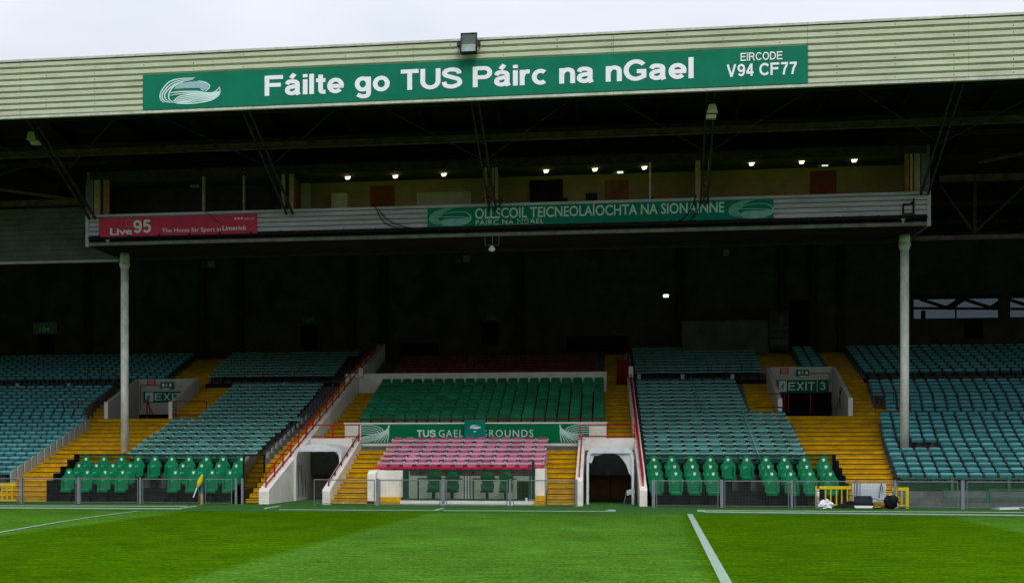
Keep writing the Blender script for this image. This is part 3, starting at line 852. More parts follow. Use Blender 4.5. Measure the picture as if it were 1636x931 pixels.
m.build('reflector', [M['reflector'], M['reflector_dark']], fl, smooth=False)
m = MB(); m.quad((p.x-w2+.04,YR-.40,p.z-h2+.04),(p.x+w2-.04,YR-.40,p.z-h2+.04),(p.x+w2-.04,YR-.245,p.z+h2-.04),(p.x-w2+.04,YR-.245,p.z+h2-.04)); m.build('glass', M['glass_clear'], fl)
m = MB(); m.box(p.x-w2-.12, p.x-w2-.02, YR-.33, YR-.22, p.z-.09, p.z+.05); m.box(p.x+w2+.02, p.x+w2+.12, YR-.33, YR-.22, p.z-.09, p.z+.05)
m.box(p.x-w2-.1, p.x-w2-.04, YR-.3, YR-.03, p.z-.07, p.z-.03); m.box(p.x+w2+.04, p.x+w2+.1, YR-.3, YR-.03, p.z-.07, p.z-.03)
m.build('bracket', M['dark_steel'], fl)

# ---------------------------------------------------------------- gallery
YG = 53.4
gx0, gx1 = XA(137, YG), XA(1487, YG)
gz0 = (ZA(140,395,YG)+ZA(1480,358,YG))/2; gz1 = (ZA(140,345,YG)+ZA(1480,303.5,YG))/2
YGB = 57.6
gal = thing('commentary_gallery', 'long grey commentary gallery hung under the roof with open lit rooms', 'gallery', ((gx0+gx1)/2, YG, gz0))
xe = .13
m = MB(); m.box(gx0-.0, gx0+xe, YG-.03, YG+.12, gz0-.02, gz1+.0); m.build('corner_post', M['gallery'], gal)
m = MB(); m.box(gx1-xe, gx1, YG-.03, YG+.12, gz0-.02, gz1+.0); m.build('corner_post', M['gallery'], gal)
# parapet planks
zp0 = gz0 + .40; nP = 4; hp = (gz1-.12-zp0)/nP
gj = [gx0+xe, XA(463,YG), XA(790,YG), XA(1118,YG), gx1-xe]
for a, b in zip(gj, gj[1:]):
    for k in range(nP):
        z_ = zp0+k*hp
        m = MB(); m.prism([(YG+.012, z_+.012), (YG, z_+.03), (YG, z_+hp-.03), (YG+.045, z_+hp-.012), (YG+.06, z_+hp-.004), (YG+.06, z_+.006)], 'x', a+.003, b-.003)
        m.build('parapet_plank', M['gallery'], gal)
    m = MB(); m.box(a+.002, b-.002, YG-.03, YG+.14, gz1-.115, gz1-.01); m.build('capping', M['gallery'], gal)
    m = MB(); m.box(a+.002, b-.002, YG-.02, YG+.07, gz0, gz0+.13); m.build('bottom_trim', M['gallery_trim'], gal)
m = MB(); m.box(gx0+xe, gx1-xe, YG+.065, YG+.1, gz0+.1, gz1-.12); m.build('backing', M['black_panel'], gal)
# recess gutter, cable tray and its brackets
m = MB(); m.box(gx0+xe, gx1-xe, YG-.12, YG-.06, gz0+.27, gz0+.33); m.build('cable_tray', M['bag_black'], gal)
nb = 26
for k in range(nb):
    x = gx0+.6+(gx1-gx0-1.2)*k/(nb-1)
    m = MB(); m.box(x-.02, x+.02, YG-.14, YG+.02, gz0+.2, gz0+.40); m.build('bracket', M['bag_black'], gal)
# floor, soffit and side walls
m = MB(); m.box(gx0+.02, gx1-.02, YG+.102, YGB, gz0+.02, gz0+.3); m.build('floor', M['roof_under'], gal)
gct = ZA(965, 248, YG+.1); rooms_z0 = gz0+.3
for xa in (gx0, gx1-.1):
    m = MB(); m.box(xa, xa+.1, YG+.14, YGB, gz0, gct); m.build('side_wall', M['side_clad'], gal)
# beam line between the columns
m = MB(); zc0, zc1 = ZA(820, 400, 56.8), ZA(820, 380, 56.8)
m.box(gx0+.3, gx1-.3, 56.7, 57.1, zc0, gz0+.018); m.build('edge_beam', M['dark_steel'], gal)
# header over openings, ceiling, back wall, cross walls
zhead = ZA(965, 261.5, YG+.1)
m = MB(); m.box(gx0+.1, gx1-.1, YG+.16, YG+.24, zhead, gct); m.build('header', M['dark_steel'], gal)
m = MB(); m.box(gx0+.1, gx1-.1, YG+.24, YGB, zhead+.02, zhead+.06); m.build('ceiling', M['room_ceiling'], gal)
m = MB(); m.box(gx0+.1, gx1-.1, YG+.16, YGB+.2, gct, gct+.06); m.build('gallery_roof', M['roof_under'], gal)
YW = 55.6
def wallseg(u0, u1, m_, yy=YW):
    m = MB(); m.box(XA(u0,yy), XA(u1,yy), yy, yy+.06, rooms_z0, zhead+.015); m.build('room_wall', m_, gal)
wallseg(185, 462, M['back_wall']); wallseg(462, 792, M['room_wall']); wallseg(792, 1118, M['room_wall']); wallseg(1118, 1478, M['room_wall'])
for u in (463, 791, 1116, 1470):
    x = XA(u, YG+.3); m = MB(); m.box(x-.05, x+.05, YG+.3, YW, rooms_z0, zhead+.015); m.build('cross_wall', M['room_wall'] if u != 463 else M['brown_door'], gal)
# front posts
for u0, u1, mm in ((137,149,'side_clad'),(150.5,160,'tan_frame'),(165,174,'brown_door'),(323,327,'tan_frame'),(388,390.5,'tan_frame'),(450,455,'tan_frame'),(463,469,'tan_frame'),
                   (774,778,'tan_frame'),(786,789,'tan_frame'),(791,795,'tan_frame'),(1037,1040,'gallery'),(1111,1119,'tan_frame'),(1131,1134,'tan_frame'),(1446,1452,'brown_door'),(1454,1458,'room_wall'),(1461,1470,'tan_frame'),(1472,1481,'side_clad')):
    xa, xb = XA(u0, YG+.15), XA(u1, YG+.15)
    m = MB(); m.box(xa, xb, YG+.142, YG+.30, gz1-.02, zhead+.01); m.build('post', M[mm], gal)
def onwall(name, u0, u1, v0, v1, m_, dy=.03, Yw=YW, parent=gal):
    xa, xb = XA(u0, Yw), XA(u1, Yw)
    m = MB(); m.box(xa, xb, Yw-dy, Yw-.002, ZA((u0+u1)/2, v1, Yw), ZA((u0+u1)/2, v0, Yw)); return m.build(name, m_, parent)
onwall('door', 593, 629, 297, 342, M['orange_door'])
onwall('door_frame', 591, 593, 296, 342, M['brown_door']); onwall('door_frame', 629, 631, 296, 342, M['brown_door'])
onwall('door', 1294, 1336, 273, 318, M['orange_door'])
onwall('door', 966, 1004, 288, 330, M['brown_door'])
onwall('wall_board', 666, 753, 307, 340, M['cream_board']); onwall('wall_board', 480, 496, 284, 345, M['cream_board'])
onwall('vent', 602, 618, 286, 289, M['black'])
o = onwall('screen', 847, 899, 288, 330, M['black_panel'], .08); 
onwall('speaker_box', 533, 558, 312, 345, M['cream_board'], .5)
for k, (u, v) in enumerate(((555.5,283.5),(631.5,281.5),(709,278.5),(872.5,273),(950.5,270.5),(1029.5,267.5),(1201,261.5),(1281,258.5),(1365,256))):
    q = AT(u, v+1, YG+.95)
    room = ('left lit room','middle room with the dark screen','right lit room')[k//3]
    t_ = thing('ceiling_lamp', f"{'glowing yellowish' if 3<=k<6 else 'glowing pale'} lamp, {('first','second','third')[k%3]} from the left in the gallery's {room}", 'lamp', (q.x, q.y, q.z), 'lit lamps in the gallery rooms')
    m = MB(); m.prism([(q.x-.10,q.z+.045),(q.x+.11,q.z+.055),(q.x+.06,q.z-.04),(q.x-.07,q.z-.05)], 'y', q.y-.06, q.y+.06); m.build('lamp_glass', M['lamp_on'], t_)
    m = MB(); m.box(q.x-.03, q.x+.03, q.y-.03, q.y+.03, q.z+.07, zhead+.015); m.build('stem', M['dark_steel'], t_)
for (u, v, lt, lab) in ((988,275,1,'small lit exit sign in the gallery room with the screen'),(1315,263.5,1,'small lit exit sign above the brown door of the right gallery room'),(311,297,0,'small unlit exit sign in the dark left gallery room')):
    q = AT(u, v, YW-.4)
    t_ = thing('exit_sign', lab, 'exit sign', (q.x, q.y, q.z), 'exit signs in the gallery')
    m = MB(); m.box(q.x-.2, q.x+.2, q.y, q.y+.05, q.z-.07, q.z+.07); m.build('box', M['grey_plastic'], t_)
    m = MB(); m.box(q.x-.04, q.x+.09, q.y-.012, q.y-.001, q.z-.05, q.z+.05); m.box(q.x+.11, q.x+.18, q.y-.012, q.y-.001, q.z-.05, q.z+.05); m.build('pictogram', M['exit_lit'] if lt else M['grey_plastic'], t_)
# small desk clutter on the parapet
for k, (u, w_, h_, lab) in enumerate(((1040,8,5,'dark monitor on the gallery ledge beside the pale post'),(902,9,8,'dark monitor on the gallery ledge below the screen'),(945,18,14,'large dark monitor in the gallery left of the dark door'))):
    q = AT(u, 321-(u-790)*.031, YG+.4)
    t_ = thing('monitor', lab, 'monitor', (q.x, q.y, gz1-.05), 'monitors on the gallery ledge')
    m = MB(); m.box(q.x-w_/80, q.x+w_/80, q.y, q.y+.05, gz1+.02, gz1+.02+h_/40); m.build('screen', M['bag_black'], t_)
    m = MB(); m.box(q.x-.04, q.x+.04, q.y, q.y+.05, gz1-.1, gz1+.02); m.build('stand', M['bag_black'], t_)

# gallery banners
YGn = YG-.025
def gbanner(u0, u1, vt0, vb0, vt1, vb1, mat_, label):
    xa, xb = XA(u0,YGn), XA(u1,YGn)
    z1_ = (ZA(u0,vt0,YGn)+ZA(u1,vt1,YGn))/2; z0_ = (ZA(u0,vb0,YGn)+ZA(u1,vb1,YGn))/2
    t_ = thing('banner', label, 'banner', ((xa+xb)/2, YGn, z0_))
    m = MB(); m.box(xa, xb, YGn, YGn+.02, z0_, z1_); m.build('banner_sheet', mat_, t_)
    return t_, xa, xb, z0_, z1_
t_, xa, xb, za, zb_ = gbanner(158, 411, 348, 379, 342.5, 372.5, M['banner_pink'], 'raspberry pink radio banner at the left end of the grey gallery')
Yt = YGn-.002
M['letter_dim'] = mat('pink_white_lettering', (.80,.70,.78), .5, .03, 3)
lettering('Live', XA(176,Yt), XA(211,Yt), ZA(193,375.5,Yt), .29, Yt, M['letter_dim'], t_, bold=.035)
strokes('95', XA(213,Yt), XA(241,Yt), ZA(225,372,Yt), .52, Yt, M['letter_dim'], t_)
lettering('The Home for Sport in', XA(259,Yt), XA(353,Yt), ZA(305,370.5,Yt), .17, Yt, M['letter_dim'], t_, bold=.012)
lettering('Limerick', XA(355.5,Yt), XA(394,Yt), ZA(375,367.7,Yt), .18, Yt, M['letter_dim'], t_, bold=.03)
M['ring_pink'] = mat('ring_mark', (.42,.16,.16), .5, .03, 3)
b = MB(); cx_, cz_ = XA(207,Yt), ZA(207,357,Yt)
for rr in (.16,):
    pts = [(cx_+rr*math.cos(a*math.pi/12), cz_+rr*math.sin(a*math.pi/12)) for a in range(0, 22)]
    ribbon(b, pts, .045, lambda x, y: (x, y), Yt-.001, taper=False)
b.build('ring_mark', M['ring_pink'], t_)
b = MB()
for i in range(3):
    cx_ = XA(376+5.2*i, Yt); cz_ = ZA(380, 349, Yt)
    b.prism([(cx_+.045*math.cos(a*math.pi/4), cz_+.045*math.sin(a*math.pi/4)) for a in range(8)], 'y', Yt-.004, Yt)
b.build('icon', M['letter_dim'], t_)
lettering('@live95', XA(391,Yt), XA(406,Yt), ZA(398,350.5,Yt), .07, Yt, M['letter_dim'], t_, bold=.0)
t_, xa, xb, za, zb_ = gbanner(683, 1236, 332, 363.5, 315, 347, M['banner_teal'], 'long dark teal university banner on the middle of the grey gallery')
M['letter_teal'] = mat('pale_teal_lettering', (.50,.68,.66), .5, .05, 3)
lettering('OLLSCOIL TEICNEOLAÍOCHTA NA SIONAINNE', XA(759,Yt), XA(1157,Yt), (ZA(759,350.5,Yt)+ZA(1157,338.5,Yt))/2, .40, Yt, M['letter_teal'], t_, bold=.022, sans=False)
lettering('PÁIRC NA NGAEL', XA(760,Yt), XA(869,Yt), za+.02, .19, Yt, M['letter_teal'], t_, bold=.012, spacing=1.15, sans=False)
M['logo_teal'] = mat('teal_logo_lines', (.30,.60,.52), .5, .05, 3); M['logo_fill'] = mat('teal_logo_fill', (.22,.42,.44), .5, .1, 3)
def ellogo(u0, u1, t_):
    x0_, x1_ = XA(u0,Yt), XA(u1,Yt); z0_, z1_ = za+.02, zb_-.05
    f = lambda x, y: (x0_+(x1_-x0_)*x, z0_+(z1_-z0_)*y)
    b = MB()
    for i in range(6):
        k = i*.035
        pts = smooth([(.62-k,.98-k*.6),(.35,.95-k),(.12+k,.75-k*.5),(.02+k,.42),(.10+k*1.2,.16+k*.3),(.30,.05+k)])
        ribbon(b, pts, .018, f, Yt-.003-.0005*i)
    P = [f(*p) for p in smooth([(.22,.50),(.35,.68),(.60,.78),(.88,.72),(.99,.45),(.90,.12),(.62,.02),(.36,.05),(.27,.22),(.36,.42),(.60,.50),(.84,.46),(.84,.50),(.55,.57),(.22,.50)], 3)]
    P2 = [f(*p) for p in smooth([(.28,.18),(.36,.03),(.62,.0),(.90,.10),(.98,.42),(.80,.40),(.5,.40),(.34,.34),(.28,.18)], 4)]
    i = len(b.v); b.v += [(p[0], Yt-.002, p[1]) for p in P2]; b.f.append(tuple(range(i, i+len(P2)))); b.m.append(1)
    ribbon(b, smooth([(.22,.45),(.35,.66),(.60,.76),(.88,.72),(.99,.45),(.90,.12),(.62,.0),(.30,.04)]), .03, f, Yt-.007)
    ribbon(b, smooth([(.22,.50),(.50,.50),(.80,.47),(.95,.40)]), .03, f, Yt-.008)
    b.build('emblem', [M['logo_teal'], M['logo_fill']], t_)
ellogo(685, 753, t_); ellogo(1163, 1236, t_)
# loose cables hanging over the gallery
def cable(us, label, r=.018, Y=YG-.05):
    pts = [AT(u, v, Y-.02*(i % 2)) for i, (u, v) in enumerate(smooth(us, 4))]
    m = MB(); m.path(pts, r, 4)
    tag(m.build('cable', M['bag_black']), label, 'cable', 'loose black cables on the gallery')
cable([(596,327),(602,335),(606,345),(615,356),(628,362),(645,366)], 'slack black cable drooping below the orange door on the gallery')
cable([(605,335),(618,350),(636,359),(655,364),(690,366)], 'second slack black cable running off towards the teal banner')
cable([(788,318),(800,324),(790,336),(800,345),(818,352),(848,356)], 'tangled black cable falling over the first letters of the teal banner', .013)
cable([(770,320),(780,314),(790,322),(802,318),(798,330)], 'knot of black cable at the second roof strut', .018)
cable([(1112,312),(1108,325),(1100,340),(1090,350),(1078,357)], 'thick black cable crossing the last word of the teal banner', .024)
cable([(1130,310),(1122,322),(1116,335),(1108,348)], 'thin black cable beside the thick one on the teal banner', .015)
cable([(1108,322),(1112,335),(1104,352),(1104,360)], 'thin black cable hanging by the third roof strut', .015)
cable([(322,336),(330,340),(345,352),(355,359)], 'thin black cable drooping over the pink banner', .01)
m = MB()
for (a, b) in (((1443,344),(1443,342)),): pass
q = [AT(u, v, YG-.06) for u, v in ((1443,341),(1443,329),(1444,326),(1452,327),(1459,323),(1460,317))]
m.path(q, .03, 4); m.path([AT(1459.5,341,YG-.06), AT(1459.5,322,YG-.06)], .035, 4); m.path([AT(1441,341,YG-.06), AT(1461,341,YG-.06)], .025, 4)
tag(m.build('bracket_arm', M['bag_black']), 'black metal bracket fixed near the right end of the gallery', 'bracket')
for u, v in ((172,386),(1443,353)):
    q = AT(u, v, YG-.1); m = MB(); m.box(q.x-.03,q.x+.03,q.y,q.y+.04,q.z-.1,q.z+.06); m.box(q.x-.07,q.x+.07,q.y-.03,q.y+.04,q.z+.03,q.z+.08)
    tag(m.build('junction_lamp', M['grey_plastic']), 'small pale fitting under the %s end of the gallery' % ('left' if u < 800 else 'right'), 'fitting')

# lamp hanging on a wire cradle below the gallery
q = AT(786, 398, YG-.02)
t_ = thing('hanging_lamp', 'small white dome on a wire cradle below the teal banner', 'lamp', (q.x, q.y, q.z))
m = MB(); m.path([AT(775,372,YG-.02), AT(775,392,YG-.02), AT(797,392,YG-.02), AT(797,372,YG-.02)], .012, 4); m.path([AT(787,375,YG-.02), AT(787,394,YG-.02)], .012, 4); m.build('cradle', M['galv'], t_)
m = MB(); m.blob((q.x, q.y, q.z), .13, .13, .10); m.box(q.x-.06, q.x+.06, q.y-.05, q.y+.05, q.z+.05, q.z+.12); m.build('dome', M['plastic_white'], t_, smooth=True)
for k, (u, v) in enumerate(((330,422),(738,413),(1153,404))):
    q = AT(u, v, 57.3)
    t_ = thing('loudspeaker', ('dim loudspeaker under the gallery below the pink banner','dim loudspeaker under the gallery left of the hanging dome','dim loudspeaker under the gallery towards the right column')[k], 'loudspeaker', (q.x,q.y,q.z), 'loudspeakers under the gallery')
    m = MB(); m.prism([(q.x-.3,q.z-.12),(q.x-.05,q.z-.14),(q.x-.02,q.z+.14),(q.x-.22,q.z+.1)], 'y', q.y, q.y+.3); m.build('horn', M['dark_steel'], t_)
    m = MB(); m.box(q.x+.05, q.x+.3, q.y, q.y+.3, q.z-.1, q.z+.14); m.build('box', M['stripe_grey'], t_)
    m = MB(); m.box(q.x-.02, q.x+.04, q.y+.1, q.y+.2, q.z+.1, gz0+.02); m.build('hanger', M['dark_steel'], t_)

# ---------------------------------------------------------------- columns
for k, (ut, ub, vb, vt) in enumerate(((197.5, 201, 722, 420), (1446, 1444.5, 720, 389))):
    Yc = 55.62
    x = XA((ut+ub)/2, Yc); zt_ = ZA(ub, vt, Yc)
    t_ = thing('column', ('round white steel column at the left, before the left exit','round white steel column at the right, among teal seats')[k], 'column', (x, Yc, 1.9), 'white steel columns')
    m = MB(); m.tube((x, Yc, 1.9), (x, Yc, zt_-.25), .165 if k == 0 else .16, 20); m.build('shaft', M['column'], t_, smooth=True)
    m = MB(); m.tube((x, Yc, zt_-.25), (x, Yc, zt_-.02), .17, 20, r2=.24); m.tube((x, Yc, zt_-.02), (x, Yc, gz0), .2, 16); m.build('capital', M['column'], t_, smooth=True)

# ---------------------------------------------------------------- roof struts and long beams
struts = [((148,338),(42,190),'leftmost dark roof strut, by the left end of the gallery'),((463,330),(388,176),'dark roof strut, second from the left'),
          ((787,322),(757,163),'dark roof strut in the middle, above the hanging dome'),((1125,312),(1137,146),'dark roof strut with a cream lamp, above the teal banner'),((1477,297),(1537,131),'rightmost dark roof strut, at the gallery end')]
Ys0, Ys1 = YG-.12, YR+.5
for (ua, va), (ub, vb), lab in struts:
    A = AT(ua, va, Ys0); B = AT(ub, vb, Ys1); B.z += .25; A.z -= .3
    t_ = thing('roof_strut', lab, 'strut', A, 'lattice roof struts')
    for s_ in (-1, 1):
        m = MB(); m.bar(A+Vector((s_*.13,0,0)), B+Vector((s_*.13,0,0)), .07, .09); m.build('chord', M['dark_steel'], t_)
    m = MB(); nl = 16
    for i in range(nl):
        p0 = A.lerp(B, i/nl) + Vector(((-1)**i*.12, 0, 0)); p1 = A.lerp(B, (i+1)/nl) + Vector(((-1)**(i+1)*.12, 0, 0))
        m.bar(p0, p1, .018, .018)
    m.build('lacing', M['dark_steel'], t_)
    for s_ in (-1, 1):                                # thin bracing rods spreading under the roof
        m = MB(); m.tube(A.lerp(B, .45), (B.x+s_*3.6, YR+.6, B.z-.1), .016, 5); m.build('brace', M['dark_steel'], t_)
    m = MB(); m.bar(Vector((A.x, YG+.3, gct)), Vector((B.x, 70, roofz(70)-.5)), .2, .35); m.build('roof_beam', M['dark_steel'], t_)
for k, (u, v, Yb, hh, lab, mm, x0_, x1_) in enumerate(((965, 212.5, 52.2, .22, 'long weathered beam running the length of the roof above the gallery', 'beam_pale', XL, XR),
        (965, 205, 54.5, .25, 'second long dark beam behind the weathered roof beam', 'dark_steel', XL, XR))):
    z_ = ZA(u, v, Yb)
    m = MB(); m.box(x0_, x1_, Yb, Yb+.16, z_-hh/2, z_+hh/2); m.box(x0_, x1_, Yb-.05, Yb+.21, z_-hh/2-.03, z_-hh/2)
    tag(m.build('roof_beam', M[mm]), lab, 'beam')
# truss wing right of the gallery, and bare beam on the left
wing = thing('truss', 'dark lattice truss between two pale beams right of the gallery', 'truss', (XA(1500,56.8), 56.8, 10))
xa, xb = XA(1487, 56.8)+.3, XR
zr1, zr2 = ZA(1560,284,56.8), ZA(1560,379,56.8)
m = MB(); m.box(xa, xb, 56.7, 56.95, zr1-.12, zr1+.12); m.build('top_chord', M['beam_pale'], wing)
m = MB(); m.box(xa-1.5, xb, 56.7, 56.95, zr2-.08, zr2+.08); m.build('bottom_chord', M['beam_pale'], wing)
nodes = [(1500,294),(1556,372),(1640,294),(1725,372)]
for (a, b) in zip(nodes, nodes[1:]):
    m = MB(); m.bar(AT(*a,56.83), AT(*b,56.83), .1, .1); m.build('diagonal', M['dark_steel'], wing)
for u in (1557, 1725):
    m = MB(); m.bar(AT(u,292,56.83), AT(u,372,56.83), .12, .12); m.build('upright', M['dark_steel'], wing)
m = MB(); m.bar(AT(1564,260,55), AT(1640,244,55), .1, .1); m.build('diagonal', M['beam_pale'], wing)

sp = thing('side_cladding', 'dim grey ribbed cladding panel under a beam, left of the gallery', 'cladding', (XA(60,56.8), 56.8, 9.5))
xa, xb = XL, XA(192,56.8)
zs0, zs1 = ZA(95,421,56.8), ZA(95,333,56.8)
npl = 10
for k in range(npl):
    h_ = (zs1-zs0-.1)/npl
    m = MB(); m.prism([(56.6,zs0+.1+k*h_+.02),(56.6,zs0+.1+(k+1)*h_-.02),(56.64,zs0+.1+(k+1)*h_),(56.7,zs0+.1+(k+1)*h_),(56.7,zs0+.1+k*h_),(56.62,zs0+.1+k*h_)], 'x', xa, xb)
    m.build('cladding_plank', M['side_clad'], sp)
m = MB(); m.box(xa, xb, 56.55, 56.75, zs0, zs0+.098); m.build('bottom_trim', M['gallery'], sp)
m = MB(); m.box(xa, XA(137,56.8), 56.5, 56.8, ZA(70,329,56.8)-.03, ZA(70,321,56.8)); m.build('beam', M['beam_pale'], sp)
m = MB(); m.bar(AT(-60,295,56.5), AT(135,321,56.5), .1, .12); m.build('diagonal', M['beam_pale'], sp)
m = MB(); m.bar(AT(-10,282,56.5), AT(45,264,56.5), .1, .1); m.build('diagonal', M['dark_steel'], sp)

# cream lamps on two struts
for k, (u, v) in enumerate(((52,218),(1137.5,175))):
    Yl = 49.0 if k == 0 else 48.2
    q = AT(u, v, Yl)
    t_ = thing('strut_lamp', ('cream box lamp on the leftmost roof strut','cream box lamp on the strut below EIRCODE sign')[k], 'lamp', q, 'cream lamps on the roof struts')
    m = MB(); m.prism([(q.x-.11,q.z+.15),(q.x+.11,q.z+.15),(q.x+.18,q.z-.15),(q.x-.18,q.z-.15)], 'y', q.y-.15, q.y+.15); m.build('shade', M['lamp_cream'], t_)
    dx = .12 if k == 0 else -.03
    m = MB(); m.box(q.x+dx-.16, q.x+dx+.16, q.y-.1, q.y+.15, q.z-.31, q.z-.19); m.build('ballast_box', M['lamp_cream'], t_)
    m = MB(); m.box(q.x-.04, q.x+.04, q.y-.04, q.y+.04, q.z-.2, q.z-.14); m.build('neck', M['dark_steel'], t_)
    m = MB(); m.bar((q.x,q.y,q.z+.1), (q.x+.1*(1 if k==0 else 0),q.y+.2,q.z+.5), .04,.04); m.build('arm', M['dark_steel'], t_)

# ---------------------------------------------------------------- back wall signs and light
def flat_sign(name, lab, cat, u0, u1, v0, v1, Y, m_, group=None):
    xa, xb = XA(u0,Y), XA(u1,Y); z0_, z1_ = ZA((u0+u1)/2,v1,Y), ZA((u0+u1)/2,v0,Y)
    t_ = thing(name, lab, cat, ((xa+xb)/2, Y, z0_), group)
    m = MB(); m.box(xa, xb, Y, Y+.04, z0_, z1_); m.build('board', m_, t_)
    return t_, xa, xb, z0_, z1_
M['section_green'] = mat('faded_section_sign', (.16,.22,.20), .7, .1, 4)
M['section_dark'] = mat('dim_section_sign', (.055,.065,.065), .7, .1, 4)
for u0, u1, v0, v1, s, mm, lab in ((53,91,514.5,533,'104','section_green','faded green sign reading 104 above a dark hatch, far left'),(475,512,504,519,'105','section_dark','dim section sign above the dark hatch behind left seats'),(771,801,499,514,'106','section_dark','dim section sign above the dark hatch behind the centre')):
    t_, xa, xb, z0_, z1_ = flat_sign('section_sign', lab, 'sign', u0, u1, v0, v1, YB-.12, M[mm], 'section number signs')
    w_ = xb-xa
    lettering(s, xa+w_*.27, xb-w_*.3, z0_+.12, .24, YB-.122, M['letter_pale'] if s == '104' else M['section_green'], t_, bold=.02)
t_, xa, xb, z0_, z1_ = flat_sign('notice_board', 'dim notice board with pale striped sheets, left of exit 3', 'notice board', 1229, 1260, 497, 558, 70.9, M['back_wall'])
for v0, v1 in ((520,527),(532,538),(541,552)):
    m = MB(); m.box(XA(1231,70.9), XA(1259,70.9), 70.87, 70.898, ZA(1245,v1,70.9), ZA(1245,v0,70.9)); m.build('sheet', M['stripe_grey'], t_)
m = MB(); q = AT(1249.5, 509.5, 70.89); m.prism([(q.x+.14*math.cos(a*math.pi/6), q.z+.2*math.sin(a*math.pi/6)) for a in range(12)], 'y', 70.87, 70.898); m.build('sheet', M['stripe_grey'], t_)
q = AT(1064, 472.5, 68)
t_ = thing('ceiling_lamp', 'single bright white lamp burning in the dark back of the stand', 'lamp', q)
m = MB(); m.box(q.x-.12, q.x+.12, q.y, q.y+.1, q.z-.05, q.z+.06); m.build('lamp_glass', M['lamp_white'], t_)
m = MB(); m.box(q.x-.015, q.x+.015, q.y+.02, q.y+.05, q.z+.06, roofz(68)-.3); m.build('stem', M['dark_steel'], t_)

# ---------------------------------------------------------------- white walls and tunnels
def rk(y): return SL*(y-Y0)
def slope_wall(name, label, xf, y0, y1, zf_, zfun, zbase=0.0, group=None):
    """solid wall standing on the rake, straight top line, upright front end"""
    m = MB(); n = 6; ys = [y0, y0+.04] + [y0+.04+(y1-y0-.04)*k/n for k in range(1, n+1)]
    for y in ys:
        zt_ = (zf_-.04) if y == y0 else max(zf_, zfun(y))
        for sd_ in (0, 1):
            m.v += [(xf(y, sd_), y, zbase), (xf(y, sd_), y, zt_)]
    for k in range(len(ys)-1):
        a = 4*k; b_ = a+4
        m.f += [(a, a+1, b_+1, b_), (a+2, b_+2, b_+3, a+3), (a+1, a+3, b_+3, b_+1), (a, b_, b_+2, a+2)]; m.m += [0]*4
    m.f += [(0, 2, 3, 1), (len(m.v)-4, len(m.v)-3, len(m.v)-1, len(m.v)-2)]; m.m += [0, 0]
    return tag(m.build(name, M['white_wall']), label, 'wall', group)
def lin(ya, za, yb, zb_): return lambda y: za + (zb_-za)*(y-ya)/(yb-ya)
top1 = lin(YF, ZA(425,783,YF)+.02, 65.25, ZA(574,602,65.25))
top4 = lin(YF, ZA(1028,782,YF)+.02, 65.25, ZA(1005,612,65.25))
top2 = lin(YF, ZA(521,783,YF)+.02, YBW, ZA(583,699,YBW))
top3 = lin(YF, ZA(925,766,YF)+.02, YBW, ZA(930,697,YBW))
slope_wall('sloping_wall', 'long sloping white wall left of the left tunnel, red rail on top', xw1, YF, 71.5, ZA(422,783,YF), top1)
slope_wall('sloping_wall', 'short sloping white wall between left tunnel and yellow steps', lambda y, k: XW2[k], YF, YBW-.1, ZA(521,783,YF), top2)
slope_wall('sloping_wall', 'short sloping white wall between yellow steps and right tunnel', lambda y, k: XW3[k], YF, YBW-.1, ZA(925,766,YF), top3)
slope_wall('sloping_wall', 'long sloping white wall right of the right tunnel, red rail on top', xw4, YF, 71.5, ZA(1028,782,YF), top4)
for (xa, xb, zt_, lab, side) in ((XW1[1], XW2[0], 2.50, 'left', 0), (XW3[1], XW4[0], 2.50, 'right', 1)):
    t_ = thing('tunnel_mouth', f'{lab} players tunnel opening with white lintel and dark doors', 'tunnel', ((xa+xb)/2, YT, 0), 'players tunnels')
    m = MB(); m.box(xw1(YT,1) if not side else xa, xb if not side else xw4(YT,0), YT, YT+.25, 1.98, zt_); m.build('lintel', M['white_wall'], t_)
    m = MB(); m.box(xw1(YT,1) if not side else xa, xb if not side else xw4(YT,0), YT+.25, YBW+.2, 2.25, 2.33); m.build('deck', M['yellow_step'], t_)
    m = MB(); m.box(xa, xa+.03, YT+.01, YT+4, .01, 2.11); m.box(xb-.03, xb, YT+.01, YT+4, .01, 2.11); m.box(xa, xb, YT+.3, YT+4, 2.2, 2.24); m.build('lining', M['black_panel'], t_)
    xm = (xa+xb)/2
    m = MB(); m.box(xa+.03, xb-.03, YT+.5, YT+.54, .0, 2.2); m.build('door_backing', M['black'], t_)
    for (da, db) in ((xa+.04, xm-.01), (xm+.01, xb-.04)):
        m = MB(); m.box(da, db, YT+.4, YT+.46, .02, 2.2)
        m.build('door', M['brown_door'], t_)
